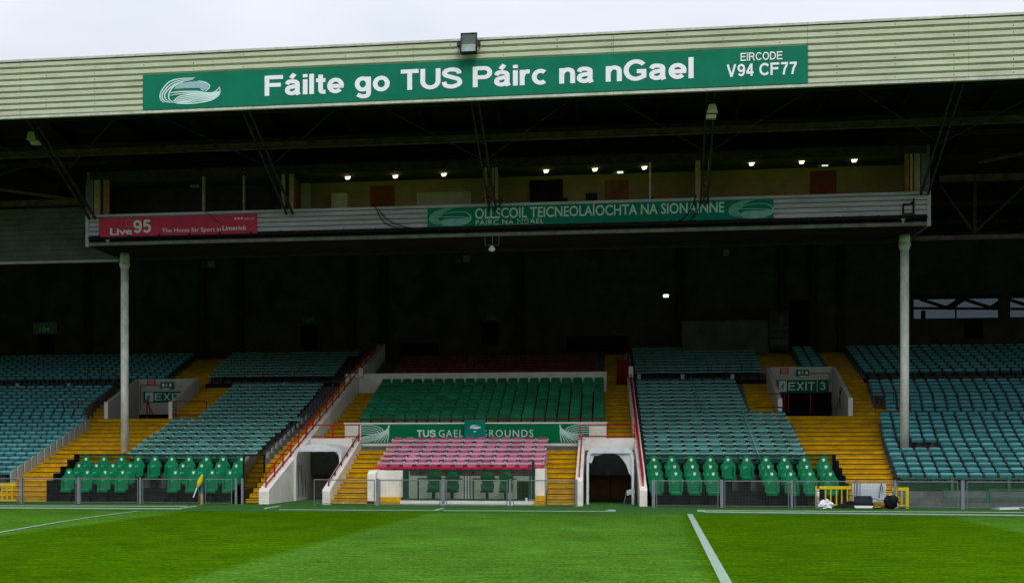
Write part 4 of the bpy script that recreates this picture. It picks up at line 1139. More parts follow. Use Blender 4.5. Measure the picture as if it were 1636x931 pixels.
# fabric canopies
def canopy(u0, u1, vtop, Yf, Yb_, label, side):
    xa, xb = XA(u0, Yf), XA(u1, Yf); zt_ = ZA((u0+u1)/2, vtop, Yf)
    t_ = thing('tunnel_canopy', label, 'canopy', ((xa+xb)/2, Yf, 0), 'white tarpaulin tunnel canopies')
    c = (xa+xb)/2; w_ = (xb-xa)/2
    def prof(s=1.0, dz=0.0):
        P = [(-w_, 0), (-w_, .6), (-w_*1.0, 1.2), (-w_*.99, zt_-.42), (-w_*.93, zt_-.22), (-w_*.78, zt_-.10), (-w_*.4, zt_-.02), (0, zt_), (w_*.4, zt_-.02), (w_*.78, zt_-.10), (w_*.93, zt_-.22), (w_*.99, zt_-.42), (w_, 1.2), (w_, .6), (w_, 0)]
        return P
    m = MB(); NY = 10; P = prof(); n = len(P); rings = []
    for j in range(NY+1):
        y = Yf + (Yb_-Yf)*j/NY; i0 = len(m.v)
        for k, (x, z) in enumerate(P):
            wig = .035*math.sin(j*2.6+k*.9) + .02*math.sin(j*5.1+k)
            sag = -.05*math.sin(math.pi*((j*2.0) % 1)) if z > 1.2 else 0
            m.v.append((c+x*(1-.02*(j%2))+wig*(1 if z < zt_-.3 else 0), y, z+sag-(.06*(j % 2) if z > zt_-.3 else 0)))
        rings.append(i0)
    for j in range(NY):
        for k in range(n-1):
            m.f.append((rings[j]+k, rings[j]+k+1, rings[j+1]+k+1, rings[j+1]+k)); m.m.append(0)
    m.build('tarpaulin', M['fabric_white'], t_, smooth=True)
    # front border: a flat fabric collar around the hoop
    m = MB(); inn = [(x*.90, z if z < 1.3 else z-(.10 if abs(x) > w_*.5 else .13)) for x, z in P]
    for k in range(n-1):
        a, b, e, f_ = P[k], P[k+1], inn[k+1], inn[k]
        m.quad((c+a[0],Yf-.02,a[1]),(c+b[0],Yf-.02,b[1]),(c+e[0],Yf-.015,e[1]),(c+f_[0],Yf-.015,f_[1]))
    m.build('collar', M['fabric_white'], t_)
    m = MB(); zv = zt_-.27
    for k in range(n-1):
        a, b = P[k], P[k+1]
        if min(a[1], b[1]) >= zt_-.43: m.quad((c+a[0],Yf-.03,max(a[1],zv)),(c+b[0],Yf-.03,max(b[1],zv)),(c+b[0],Yf-.028,zv-.01),(c+a[0],Yf-.028,zv-.01))
    m.build('valance', M['fabric_white'], t_)
    # drape hanging under the crown
    m = MB(); pts = []
    for k in range(17):
        x = -w_*.9 + 1.8*w_*k/16
        if side: d = .10+.07*math.sin(k*.55+.6)+.05*mnoise.noise(Vector((k*.7,3,1))) + (.16 if k < 2 else 0) + (.75*((k-11)/5)**1.6 if k > 11 else 0)
        else: d = .03+.05*abs(math.sin(k*.7))
        pts.append((x, zt_-.12 - (.10 if abs(x) > w_*.7 else 0), d))
    for (x0_, z0_, d0), (x1_, z1_, d1) in zip(pts, pts[1:]):
        m.quad((c+x0_,Yf+.03,z0_),(c+x1_,Yf+.03,z1_),(c+x1_,Yf+.08,z1_-d1-.1),(c+x0_,Yf+.08,z0_-d0-.1))
    m.build('drape', M['fabric_white'], t_, smooth=True)
    if not side:                                   # slit side curtain with dark gaps
        m = MB()
        for k in range(9):
            y = Yf+.12+k*.22
            m.bar((xa+.06, y, 1.5-.1*(k%2)), (xa+.08+.02*math.sin(k*2), y+.10, .05+.06*(k % 3)), .012, .02+.012*(k%3))
        m.build('curtain_slit', M['black'], t_)
    m = MB()
    for s_ in (-1, 1): m.tube((c+s_*(w_-.03), Yf+.02, 0), (c+s_*(w_-.03), Yf+.02, zt_-.4), .025, 6)
    m.build('pole', M['galv'], t_)
canopy(469.5, 546, 709.5, 53.4, YT-.04, 'white tarpaulin canopy with slit side curtain over the left tunnel', 0)
canopy(937, 1013, 711.5, 51.6, YT-.04, 'white tarpaulin canopy with ragged drape over the right tunnel', 1)

# stuff standing in the right tunnel mouth
q = GR(1007, 808.5)
t_ = thing('folding_chair', 'folded grey chair leaning at the right tunnel mouth', 'chair', (q.x, 50.9, 0))
m = MB(); m.prism([(q.x-.12,.55),(q.x+.16,.62),(q.x+.19,.46),(q.x-.10,.36)], 'y', 50.85, 50.93); m.build('backrest', M['grey_plastic'], t_)
m = MB(); m.prism([(q.x-.2,.08),(q.x+.05,.12),(q.x+.02,.42),(q.x-.12,.38)], 'y', 50.9, 50.98); m.build('seat', M['bag_black'], t_)
for dx, dx2 in ((-.12,-.22),(.16,.17)):
    m = MB(); m.tube((q.x+dx, 50.88, .5), (q.x+dx2, 50.95, .0), .018, 6); m.build('leg', M['galv'], t_)

# ---------------------------------------------------------------- red rails
def rail_thing(name, label, lines, posts, m_, r=.025, group=None, cat='railing'):
    t_ = thing(name, label, cat, lines[0][0], group)
    for pts in lines:
        m = MB(); m.path(pts, r, 6); m.build('rail', m_, t_)
    for a, b in posts:
        m = MB(); m.bar(a, b, r*1.9, r*1.9); m.build('post', m_, t_)
    return t_
def along(xf, zf_, y0, y1, hs, npost):
    P = lambda y, h: Vector((xf(y), y, zf_(y)+h))
    return [[P(y0, h), P(y1, h)] for h in hs], [(P(y0+(y1-y0)*k/(npost-1), -.02), P(y0+(y1-y0)*k/(npost-1), hs[0])) for k in range(npost)]
L_, P_ = along(lambda y: (xw1(y,0)+xw1(y,1))/2, top1, YF+.25, 70, (.50, .10), 18)
rail_thing('handrail', 'long double red handrail climbing the wall left of the left tunnel', L_, P_, M['red_paint'], .028)
L_, P_ = along(lambda y: (XW2[0]+XW2[1])/2, top2, YF+.45, YBW-.15, (.16,), 6)
rail_thing('handrail', 'single red handrail on the short wall right of the left tunnel', L_, P_, M['dark_red'], .028)
L_, P_ = along(lambda y: (XW3[0]+XW3[1])/2, top3, YF+.3, YBW-.3, (.14,), 6)
rail_thing('handrail', 'red handrail on the wall left of the right tunnel', L_, P_, M['red_paint'], .026)
L_, P_ = along(lambda y: (xw4(y,0)+xw4(y,1))/2, top4, YF+.35, 70, (.46, .12), 18)
rail_thing('handrail', 'long red handrail climbing the wall right of the right tunnel', L_, P_, M['red_paint'], .03)
for (xa, xb, u0, u1, v0, v1, lab) in ((XW1[1], XW2[1], 495, 572, 678.5, 697, 'red guard rails over the left tunnel mouth'), (XW3[0], XW4[0], 931, 1014, 679, 696.5, 'red guard rails over the right tunnel mouth')):
    za, zb_ = ZA((u0+u1)/2, v0, YT+.3), ZA((u0+u1)/2, v1, YT+.3)
    rail_thing('guard_rail', lab, [[Vector((xa,YT+.3,za)),Vector((xb,YT+.3,za))],[Vector((xa,YT+.3,zb_)),Vector((xb,YT+.3,zb_))]],
               [(Vector((x,YT+.3,2.3)),Vector((x,YT+.3,za))) for x in (xa+.05, (xa+xb)/2, xb-.05)], M['red_paint'], .026, 'red guard rails')

# ---------------------------------------------------------------- banner wall in the centre
bwx0, bwx1 = XA(551, YBW), XA(969, YBW)
bwz0, bwz1 = rowZ(10)-.2, (ZA(560,675.5,YBW)+ZA(960,673.5,YBW))/2
bw = thing('parapet_wall', 'white parapet wall between the pink and the deep green seats', 'wall', ((bwx0+bwx1)/2, YBW, bwz0))
m = MB(); m.box(bwx0, bwx1, YBW, YBW+.2, bwz0, bwz1-.05); m.build('wall', M['white_wall'], bw)
m = MB(); m.box(bwx0-.03, bwx1+.03, YBW-.05, YBW+.24, bwz1-.05, bwz1); m.build('coping', M['white_paint'], bw)
Yb2 = YBW-.03
wx0, wx1 = XA(577, Yb2), XA(941, Yb2)
wz0_, wz1_ = (ZA(580,708,Yb2)+ZA(940,706,Yb2))/2, bwz1-.08
wb = thing('banner', 'green ground name banner on the white wall behind the pink seats', 'banner', ((wx0+wx1)/2, Yb2, wz0_))
m = MB(); m.box(wx0, wx1, Yb2, Yb2+.025, wz0_, wz1_); m.build('banner_sheet', M['banner_green2'], wb)
Yt2 = Yb2-.002
lz = ZA(760, 697.5, Yt2)
strokes('TUS', XA(666,Yt2), XA(696,Yt2), lz, .29, Yt2, M['letter_teal'], wb, w=.21)
lettering('GAELIC', XA(701,Yt2), XA(757,Yt2), lz, .29, Yt2, M['letter_teal'], wb, bold=.006, spacing=1.2, sans=False)
lettering('GROUNDS', XA(768,Yt2), XA(852,Yt2), lz, .29, Yt2, M['letter_teal'], wb, bold=.006, spacing=1.2, sans=False)
def swirl(u0, u1, flip):
    x0_, x1_ = XA(u0,Yt2), XA(u1,Yt2)
    f = (lambda x, y: (x0_+(x1_-x0_)*(1-x if flip else x), wz0_+(wz1_-wz0_)*y))
    b = MB()
    for i in range(6):
        k = i*.13
        ribbon(b, smooth([(0,.98-k*.9),(.35-k*.1,.98-k*.95),(.72-k*.6,.80-k*.6),(.80-k*.5,.55-k*.2)] if i < 5 else [(0,.3),(.3,.3)]), .035, f, Yt2-.002-.0005*i, taper=False)
    for i in range(6):
        k = i*.11
        ribbon(b, smooth([(0,.02+k*.5),(.35,.10+k*.6),(.70,.30+k*.45),(.93,.60+k*.3),(1.0,.98)]), .035, f, Yt2-.006-.0005*i, taper=False)
    for i in range(5):
        ribbon(b, smooth([(.97+.0*i,.95-i*.05),(.98-.04*i,.5),(.93-.12*i,.02)]), .03, f, Yt2-.010-.0005*i, taper=False)
    b.build('swirl', M['letter_teal'], wb)
swirl(577, 622, False); swirl(894, 941, True)
# lectern sign hiding the middle letters
q = AT(758.5, 700, YBW-.35)
t_ = thing('sign_board', 'small square teal sign with pale emblem covering the banner lettering', 'sign', (q.x, q.y, 2.2))
sx0, sx1 = XA(742,q.y), XA(775.5,q.y); sz0, sz1 = ZA(758,699.5,q.y), ZA(758,670.5,q.y)
m = MB(); m.box(sx0, sx1, q.y, q.y+.06, sz0, sz1); m.build('board', M['banner_teal'], t_)
logo(XA(751,q.y), XA(768,q.y), ZA(758,684.5,q.y), ZA(758,678.5,q.y), q.y-.003, t_, M['letter_pale'], M['logo_fill'], wid=60)
m = MB(); m.box((sx0+sx1)/2-.05, (sx0+sx1)/2+.05, q.y-.008, q.y-.002, sz0+.25, sz0+.29); m.build('small_print', M['letter_pale'], t_)
m = MB(); m.box(sx0+.1, sx0+.15, q.y+.06, q.y+.11, 2.0, sz1-.1); m.box(sx1-.15, sx1-.1, q.y+.06, q.y+.11, 2.0, sz1-.1); m.build('leg', M['cab_green'], t_)
# red rail along the wall top
zr = bwz1+.12
rail_thing('guard_rail', 'low red rail along the top of the white parapet before green seats', [[Vector((XA(575,YBW+.3),YBW+.3,zr)),Vector((XA(962,YBW+.3),YBW+.3,zr))]],
           [(Vector((XA(u,YBW+.3),YBW+.3,bwz1-.2)),Vector((XA(u,YBW+.3),YBW+.3,zr+.03))) for u in (577, 638, 719, 799, 881, 960)], M['dark_red'], .024, 'red guard rails')
# wall above the green seats
Yu = 65.25
m = MB(); m.box(XW1[1], XA(969,Yu), Yu, Yu+.2, rowZ(22), (ZA(580,597,Yu)+ZA(969,593,Yu))/2)
tag(m.build('upstand_wall', M['white_wall']), 'low white wall behind the top row of deep green seats', 'wall')
for u in (577, 1008):
    q = AT(u, 592, Yu-.1); m = MB(); m.box(q.x-.1, q.x+.1, Yu+.0-.2, Yu-.01, q.z-.3, q.z+.12 if u < 800 else q.z+.2)
    tag(m.build('wall_post', M['white_wall']), 'short white post at the %s end of the low wall above green seats' % ('left' if u < 800 else 'right'), 'post')
# dark red store panel beside upper right steps
m = MB(); m.box(XA(985,66.5), XA(1006,66.5), 66.5, 66.6, rowZ(24), ZA(995,574,66.5)); tag(m.build('gate', M['dark_red']), 'dark red gate across the top of the shaded right centre steps', 'gate')

# ---------------------------------------------------------------- vomitory exits
M['vom_wall'] = mat('vomitory_wall_paint', (.52,.49,.44), .85, .08, 1.5, dirt=.5, dirt_scale=1.5, dirtc=(.2,.18,.15))
def runner(parent, x, z, h, Y, m_):
    b = MB(); s_ = h
    def l(x0, z0, x1, z1, w_): b.bar((x+x0*s_, Y, z+z0*s_), (x+x1*s_, Y, z+z1*s_), w_*s_, .006, up=(0,1,0))
    l(.05,.55,-.05,.25,.16); l(-.05,.25,.10,.08,.09); l(.10,.08,.02,-.12,.08); l(-.05,.25,-.22,.12,.09); l(-.22,.12,-.34,.12,.08); l(.06,.5,.22,.4,.07); l(.22,.4,.3,.46,.06); l(.04,.5,-.14,.5,.07); l(-.14,.5,-.2,.36,.06)
    b.prism([(x+.08*s_+.09*s_*math.cos(a*math.pi/4), z+.70*s_+.09*s_*math.sin(a*math.pi/4)) for a in range(8)], 'y', Y-.003, Y+.003)
    return b.build('running_figure', m_, parent)
for V, lab, su0, su1, sv0, sv1, bx, rd, num in ((V1,'left',229,312,625,642.5,(257.5,277.5,610,620),(234.5,248,607,616),'2'), (V2,'right',1241,1324,606.5,627,(1272,1292,590.5,600),(1246,1260,588,597.5),'3')):
    t_ = thing('exit_opening', f'white walled exit opening in the {"teal seats behind the left column" if lab=="left" else "right stand, marked EXIT 3"}', 'exit', ((V['xl']+V['xr'])/2, YV, 0), 'exit openings in the terrace')
    th = .17; zf = rk(YV)
    for xa in (V['xl'], V['xr']-th):
        m = MB(); m.prism([(YV, zf-1.2), (YV, zf+.78), (YV+.1, zf+.78), (YVB, V['zt']), (YVB, zf-1.2)], 'x', xa, xa+th); m.build('side_wall', M['vom_wall'], t_)
        m = MB(); m.box(xa-.006, xa+th+.006, YV-.03, YV-.001, zf-.12, zf+.79); m.build('front_post', M['white_paint'], t_)
    m = MB(); m.box(V['xl']+th, V['xr']-th, YVB, YVB+.18, V['zb'], V['zt']); m.build('back_wall', M['vom_wall'], t_)
    m = MB(); m.box(V['xl']+th, V['xr']-th, YVB+.30, YVB+.36, zf-1.6, V['zt']-.2); m.build('dark_inside', M['black'], t_)
    m = MB(); m.box(V['xl']+th, V['xr']-th, YV-.0, YVB+.6, zf-1.7, zf-1.6); m.build('floor', M['black'], t_)
    m = MB(); m.box(V['xl']+th, V['xr']-th, YV, YV+.05, zf-1.6, zf-.02); m.build('sill', M['black_panel'], t_)
    Ys = YVB-.04
    s_ = thing('exit_sign', 'dark green EXIT sign with running figure on the left exit wall' if lab == 'left' else 'dark green sign reading EXIT 3 on the right exit wall', 'sign', (XA((su0+su1)/2,Ys), Ys, ZA(su0,sv1,Ys)), 'large exit signs')
    xa, xb = XA(su0,Ys), XA(su1,Ys); z0_, z1_ = ZA((su0+su1)/2,sv1,Ys), ZA((su0+su1)/2,sv0,Ys)
    m = MB(); m.box(xa, xb, Ys, Ys+.035, z0_, z1_); m.build('board', M['sign_green'], s_)
    W_ = xb-xa; hh = z1_-z0_
    M.setdefault('sign_letter', mat('exit_sign_letters', (.62,.78,.74), .5, .05, 3))
    m = MB(); m.box(xa+W_*.04, xa+W_*.19, Ys-.006, Ys-.001, z0_+hh*.08, z1_-hh*.08); m.build('pictogram', M['sign_letter'], s_)
    runner(s_, xa+W_*.115, z0_+hh*.28, hh*.62, Ys-.009, M['sign_green'])
    strokes('EXIT', xa+W_*.22, xa+W_*.73, z0_+hh*.2, hh*.62, Ys-.002, M['sign_letter'], s_, w=.15, gap=.13)
    if num == '3':
        strokes(num, xa+W_*.83, xa+W_*.94, z0_+hh*.2, hh*.62, Ys-.002, M['sign_letter'], s_, w=.15)
    m = MB(); m.box(xa+W_*.775, xa+W_*.785, Ys-.005, Ys-.001, z0_+.01, z1_-.01); m.build('divider', M['sign_letter'], s_)
    u0, u1, v0, v1 = bx
    e_ = thing('emergency_light', f'small dark green emergency light box above the {lab} EXIT sign', 'emergency light', AT((u0+u1)/2, v1, Ys), 'emergency lights above exit signs')
    x0_, x1_, z0_, z1_ = XA(u0,Ys), XA(u1,Ys), ZA(u0,v1,Ys), ZA(u0,v0,Ys)
    m = MB(); m.box(x0_, x1_, Ys-.12, Ys, z0_, z1_); m.build('box', M['sign_green'], e_)
    m = MB(); ww = x1_-x0_
    for a, b in ((.15,.3),(.45,.53),(.72,.88)): m.box(x0_+ww*a, x0_+ww*b, Ys-.13, Ys-.121, z0_+.07, z1_-.08)
    m.build('pictogram', M['plastic_white'], e_)
    m = MB(); m.box(x0_+ww*.25, x1_-ww*.25, Ys-.1, Ys, z0_-.06, z0_); m.build('lamp_glass', M['plastic_white'], e_)
    u0, u1, v0, v1 = rd
    x0_, x1_, z0_, z1_ = XA(u0,Ys), XA(u1,Ys), ZA(u0,v1,Ys), ZA(u0,v0,Ys)
    r_ = thing('notice', f'small red notice at the top left of the {lab} exit wall', 'notice', ((x0_+x1_)/2, Ys, z0_), 'red notices on the exit walls')
    m = MB(); m.box(x0_, x1_, Ys, Ys+.03, z0_, z1_); m.build('board', M['sign_red'], r_)
    m = MB()
    for k in range(3): m.box(x0_+.06, x1_-.06, Ys-.004, Ys-.001, z1_-.07-k*.08, z1_-.05-k*.08)
    m.build('small_print', M['letter_dim'], r_)
    # conduit
    m = MB()
    if lab == 'left': m.path([AT(257,615,Ys-.02), AT(226,615,Ys-.02), AT(224.5,619,Ys-.02), AT(224.5,655,Ys-.02)], .012, 4)
    else: m.path([AT(1292,596,Ys-.02), AT(1323,596,Ys-.02), AT(1326,600,Ys-.02), AT(1326,612,Ys-.02)], .012, 4)
    m.build('conduit', M['dark_steel'], t_)
    # stair rails inside
    if lab == 'left':
        rail_thing('handrail', 'dark red sloping stair rails inside the left exit', [[AT(233,638,YV+1.5),AT(246,664,YV+1.5)],[AT(236,632,YV+1.5),AT(240,664,YV+1.5)]], [(AT(235,668,YV+1.5),AT(235,636,YV+1.5))], M['dark_red'], .025)
        L_ = [[AT(100,641,YV-.2),AT(147,641,YV-.2)],[AT(100,663,YV-.2),AT(147,663,YV-.2)]]
        rail_thing('guard_rail', 'dark red guard rail at the end of the far left seats', L_, [(AT(u,670,YV-.2),AT(u,641,YV-.2)) for u in (101,125,148)], M['dark_red'], .02, 'dark red guard rails by the exits')
        L_ = [[AT(276,641,YV-.1),AT(330,641,YV-.1)],[AT(276,662,YV-.1),AT(330,662,YV-.1)]]
        rail_thing('guard_rail', 'dark red guard rail right of the left exit opening', L_, [(AT(u,670,YV-.1),AT(u,641,YV-.1)) for u in (277,281,330)], M['dark_red'], .02, 'dark red guard rails by the exits')
    else:
        rail_thing('handrail', 'dark stair rail on the inner right wall of exit 3', [[AT(1345,620,YV+1.2),AT(1336,657,YV+1.2)],[AT(1341,620,YV+1.2),AT(1345,618,YV+1.2)]], [(AT(1342,652,YV+1.2),AT(1342,622,YV+1.2))], M['bag_black'], .02)
        L_ = [[AT(1228,629,YV-.1),AT(1262,629,YV-.1)],[AT(1205,650,YV-.1),AT(1252,650,YV-.1)]]
        rail_thing('guard_rail', 'dark red guard rail left of the exit 3 opening', L_, [(AT(u,660,YV-.1),AT(u,628,YV-.1)) for u in (1253,1260,1295)], M['dark_red'], .02, 'dark red guard rails by the exits')
        L_ = [[AT(1398,628,YV-.1),AT(1440,628,YV-.1)],[AT(1398,652,YV-.1),AT(1440,652,YV-.1)],[AT(1402,628,YV+.8),AT(1412,652,YV-.1)]]
        rail_thing('guard_rail', 'dark red guard rail at the seats right of exit 3', L_, [(AT(u,657,YV-.1),AT(u,627,YV-.1)) for u in (1399,1428)], M['dark_red'], .02, 'dark red guard rails by the exits')
# dim rails at walkway level
for k, (us, lab) in enumerate((((140,162,185),'dim guard rail on the walkway behind the left column'), ((390,420,470,500),'dim guard rail on the walkway above the left middle seats'), ((1137,1160,1185),'dim red guard rail on the walkway above the right middle seats'))):
    Yk = rowY(27); vv = (608, 612, 598)[k]
    A_, B_ = AT(us[0], vv-18, Yk), AT(us[-1], vv-18, Yk)
    rail_thing('guard_rail', lab, [[A_, B_]], [(AT(u,vv+3,Yk),AT(u,vv-18,Yk)) for u in us], M['dark_red'], .02, 'dim walkway rails')

# ---------------------------------------------------------------- seats
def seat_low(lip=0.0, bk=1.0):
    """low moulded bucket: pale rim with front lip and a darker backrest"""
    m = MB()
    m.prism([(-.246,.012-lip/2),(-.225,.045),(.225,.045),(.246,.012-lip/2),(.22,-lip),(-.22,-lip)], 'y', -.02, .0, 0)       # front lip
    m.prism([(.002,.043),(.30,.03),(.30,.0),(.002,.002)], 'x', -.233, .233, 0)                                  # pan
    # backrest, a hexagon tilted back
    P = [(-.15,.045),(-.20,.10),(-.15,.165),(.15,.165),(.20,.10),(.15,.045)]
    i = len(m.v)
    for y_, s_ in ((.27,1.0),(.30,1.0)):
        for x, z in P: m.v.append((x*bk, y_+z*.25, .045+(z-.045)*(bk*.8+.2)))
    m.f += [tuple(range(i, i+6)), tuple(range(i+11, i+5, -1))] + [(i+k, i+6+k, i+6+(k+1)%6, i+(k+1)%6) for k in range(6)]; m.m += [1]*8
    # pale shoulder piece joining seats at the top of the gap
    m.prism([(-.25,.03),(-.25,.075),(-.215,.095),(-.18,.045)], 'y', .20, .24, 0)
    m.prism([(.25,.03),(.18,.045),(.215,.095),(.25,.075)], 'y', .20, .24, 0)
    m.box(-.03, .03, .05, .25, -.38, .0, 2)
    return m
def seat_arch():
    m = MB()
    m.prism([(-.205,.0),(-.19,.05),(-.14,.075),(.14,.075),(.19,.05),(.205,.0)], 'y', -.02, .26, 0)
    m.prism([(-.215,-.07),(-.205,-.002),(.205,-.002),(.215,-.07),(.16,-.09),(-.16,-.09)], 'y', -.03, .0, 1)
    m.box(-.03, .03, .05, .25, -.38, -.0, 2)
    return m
def seat_high():
    m = MB()
    P = [(-.20,.0),(-.215,.10),(-.215,.33),(-.19,.40),(-.15,.42),(.15,.42),(.19,.40),(.215,.33),(.215,.10),(.20,.0)]
    i = len(m.v); n = len(P)
    for y_ in (.24, .28):
        for x, z in P: m.v.append((x, y_+z*.22+(.03 if abs(x) < .16 else 0), z))
    m.f += [tuple(range(i, i+n)), tuple(range(i+2*n-1, i+n-1, -1))] + [(i+k, i+n+k, i+n+(k+1)%n, i+(k+1)%n) for k in range(n)]; m.m += [0]*(n+2)
    m.prism([(-.05,-.02),(-.06,.03),(.24,.02),(.24,-.02)], 'x', -.21, .21, 0)
    m.box(-.205, .205, .235, .245, .19, .215, 1)
    m.box(-.04, .04, .10, .25, -.38, -.02, 1)
    return m
def seat_red():
    m = seat_low(); return m
ZS = .40
blocks = []
PITCH = .5
def grid(x0, x1, off=0.0):
    n = int((x1-x0+.02)/PITCH); pad = ((x1-x0)-n*PITCH)
    return n, pad
LEG = M['dark_steel']
teal_items = []     # (dist, x, y, z, type, label)
def add_row(items, x0, x1, n, kind, blk, rowi, from_right=False, skip=None):
    cnt = int((x1-x0+.02)/PITCH)
    for k in range(cnt):
        x = (x1 - PITCH*(k+.5)) if from_right else (x0 + PITCH*(k+.5))
        y, z = rowY(n)+.16, rowZ(n)+ZS
        u, v = proj(x, y, z)
        if u < -420 or u > 2050: continue
        if skip and skip(x, n, u, v): continue
        d = math.hypot(x, y) + (1000 if u < -8 or u > 1644 else 0)
        items.append((d, x, y, z, kind, f'{blk}', rowi, k+1, from_right))
def pole_skip(x, n, u, v):
    if n == 9 and 1432 < u < 1500: return True
    if n in (8, 9) and 180 < u < 208: return True
    return False
for n in range(3, 37):
    if n in (26, 27): continue
    up = n >= 28
    ri = (n-3+1) if not up else (n-28+1)
    a = RK(-40, 640, .45).x - 3
    # far left block counts from its aisle
    add_row(teal_items, b1r(n)-56*PITCH, b1r(n), n, 'B', 'upper left back block' if up else 'far left block', ri, True, pole_skip)
    if n >= 5:
        rr = ri if up else n-4
        xl = b2l(n)
        if n in (5, 6): xl = max(xl, XA(205, rowY(n)))
        add_row(teal_items, xl, b2r(n), n, 'A', 'dim block behind left middle walkway' if up else 'block left of the left tunnel', rr, False, pole_skip)
        add_row(teal_items, b3l(n), b3r(n), n, 'A', 'dim block behind right middle walkway' if up else 'block right of the right tunnel', rr)
    add_row(teal_items, b4l(n), b4l(n)+34*PITCH, n, 'B', 'dim upper far right block' if up else 'far right block', ri, False, pole_skip)
    if up: add_row(teal_items, x_b5[0], x_b5[1], n, 'B', 'small dim block above exit 3', ri)
teal_items.sort(key=lambda t: t[0])
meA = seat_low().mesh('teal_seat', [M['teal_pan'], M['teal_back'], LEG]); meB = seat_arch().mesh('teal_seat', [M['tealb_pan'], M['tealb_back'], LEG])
def put_seats(items, meshes, name, color, group, limit=300, stuff_name=None, stuff_label=None, protos=None, mats=None):
    for (d, x, y, z, kind, blk, ri, k, fr) in items[:limit]:
        o = bpy.data.objects.new(name, meshes[kind]); col.objects.link(o)
        o.location = (x, y, z); o.location.z += random.uniform(-.004, .004)
        tag(o, f"{color} seat, {ordw(k)} from the {'right' if fr else 'left'} in {ordw(ri)} row up, {blk}", 'seat', group)
    for kd in protos or {}:
        rest = [t for t in items[limit:] if t[4] == kd]
        if not rest: continue
        P = protos[kd](); m = MB()
        for t in rest:
            i = len(m.v); dz = random.uniform(-.006, .006)
            m.v += [(vx+t[1], vy+t[2], vz+t[3]+dz) for vx, vy, vz in P.v]
            m.f += [tuple(q+i for q in f) for f in P.f]; m.m += P.m
        o = m.build(stuff_name, mats[kd]); tag(o, stuff_label[kd], 'seats', kind='stuff')
put_seats(teal_items, {'A': meA, 'B': meB}, 'teal_seat', 'teal', 'teal plastic seats', 300, 'teal_seating', {'A': 'rows of teal seats in the middle blocks, higher and farther rows', 'B': 'rows of blue teal seats in the outer blocks, higher and farther rows'},
          {'A': seat_low, 'B': seat_arch}, {'A': [M['teal_pan'], M['teal_back'], LEG], 'B': [M['tealb_pan'], M['tealb_back'], LEG]})
# pink rows
pink = []
for n in range(4, 11):
    y = rowY(n)+.3
    w_ = XPR(y)-XPL(y); cnt = 13; x0 = XPL(y)+(w_-cnt*w_/cnt)/2; pt = w_/cnt
    for k in range(cnt):
        pink.append((0, x0+pt*(k+.5), rowY(n)+.16, rowZ(n)+ZS, 'A', 'block between the tunnels', n-3, k+1, False))
meP = seat_low(.035, .84).mesh('pink_seat', [M['pink_pan'], M['pink_back'], LEG]); meP1 = seat_low(.02, .9).mesh('pink_seat', [M['red_front'], M['pink_back'], LEG])
for t in pink:
    o = bpy.data.objects.new('pink_seat', meP1 if t[6] == 1 else meP); col.objects.link(o); o.location = t[1:4]
    o.scale = (1.03, 1, 1)
    tag(o, f"{'bright red' if t[6]==1 else 'faded pink'} seat, {ordw(t[7])} from the left in {ordw(t[6])} row up, {t[5]}", 'seat', 'pink and red seats')
# green rows
meG = seat_high().mesh('green_seat', [M['green_seat'], M['cab_green']])
for n in range(14, 25):
    y = rowY(n)+.3; xr, xl = XGR(y), XGL(y); cnt = int((xr-xl+.05)/PITCH)
    for k in range(cnt):
        o = bpy.data.objects.new('green_seat', meG); col.objects.link(o); o.location = (xr-PITCH*(k+.5), rowY(n)+.12, rowZ(n)+.42)
        tag(o, f"deep green high backed seat, {ordw(k+1)} from the right in {ordw(n-13)} row up, behind green banner", 'seat', 'deep green high backed seats')
# maroon rows
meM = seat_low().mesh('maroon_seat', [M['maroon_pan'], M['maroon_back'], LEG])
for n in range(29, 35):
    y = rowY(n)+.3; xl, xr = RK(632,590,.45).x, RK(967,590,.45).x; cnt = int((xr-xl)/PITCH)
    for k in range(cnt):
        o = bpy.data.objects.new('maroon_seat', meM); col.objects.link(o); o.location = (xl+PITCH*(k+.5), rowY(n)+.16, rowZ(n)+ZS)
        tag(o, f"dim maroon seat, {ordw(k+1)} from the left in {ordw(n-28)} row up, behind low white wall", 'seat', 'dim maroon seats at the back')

# pale divider strips running up through the block right of the tunnel
for k, (p0, p1, lab) in enumerate((((1103,601),(1118,655),'thin pale strip running up the upper seats right of the right tunnel'),((1186,655),(1216,738),'thin pale strip running up the lower seats right of the right tunnel'))):
    m = MB(); m.bar(RK(*p0, .62), RK(*p1, .62), .035, .02); tag(m.build('divider_strip', M['teal_pan']), lab, 'strip')
# walkway band posts
for u, v in ((1090.5,601),(1170,601),(1021,601),(110,615),(28,615),(455,614),(400,616)):
    Yk = rowY(27)-.1; q = AT(u, v, Yk); m = MB(); m.box(q.x-.08, q.x+.08, Yk-.05, Yk, q.z-.12, q.z+.10)
    m.build('bracket', M['gallery'], stand)
for (xa, xb) in ((XL, x_b1_up), (x_b2_up, b2r(28)), (b3l(28), x_b3_up), (x_b4_up, XR)):
    m = MB(); m.box(xa, xb, rowY(28)-.03, rowY(28)-.002, rowZ(26), rowZ(28)+.05)
    m.build('walkway_riser', M['black_panel'], stand)

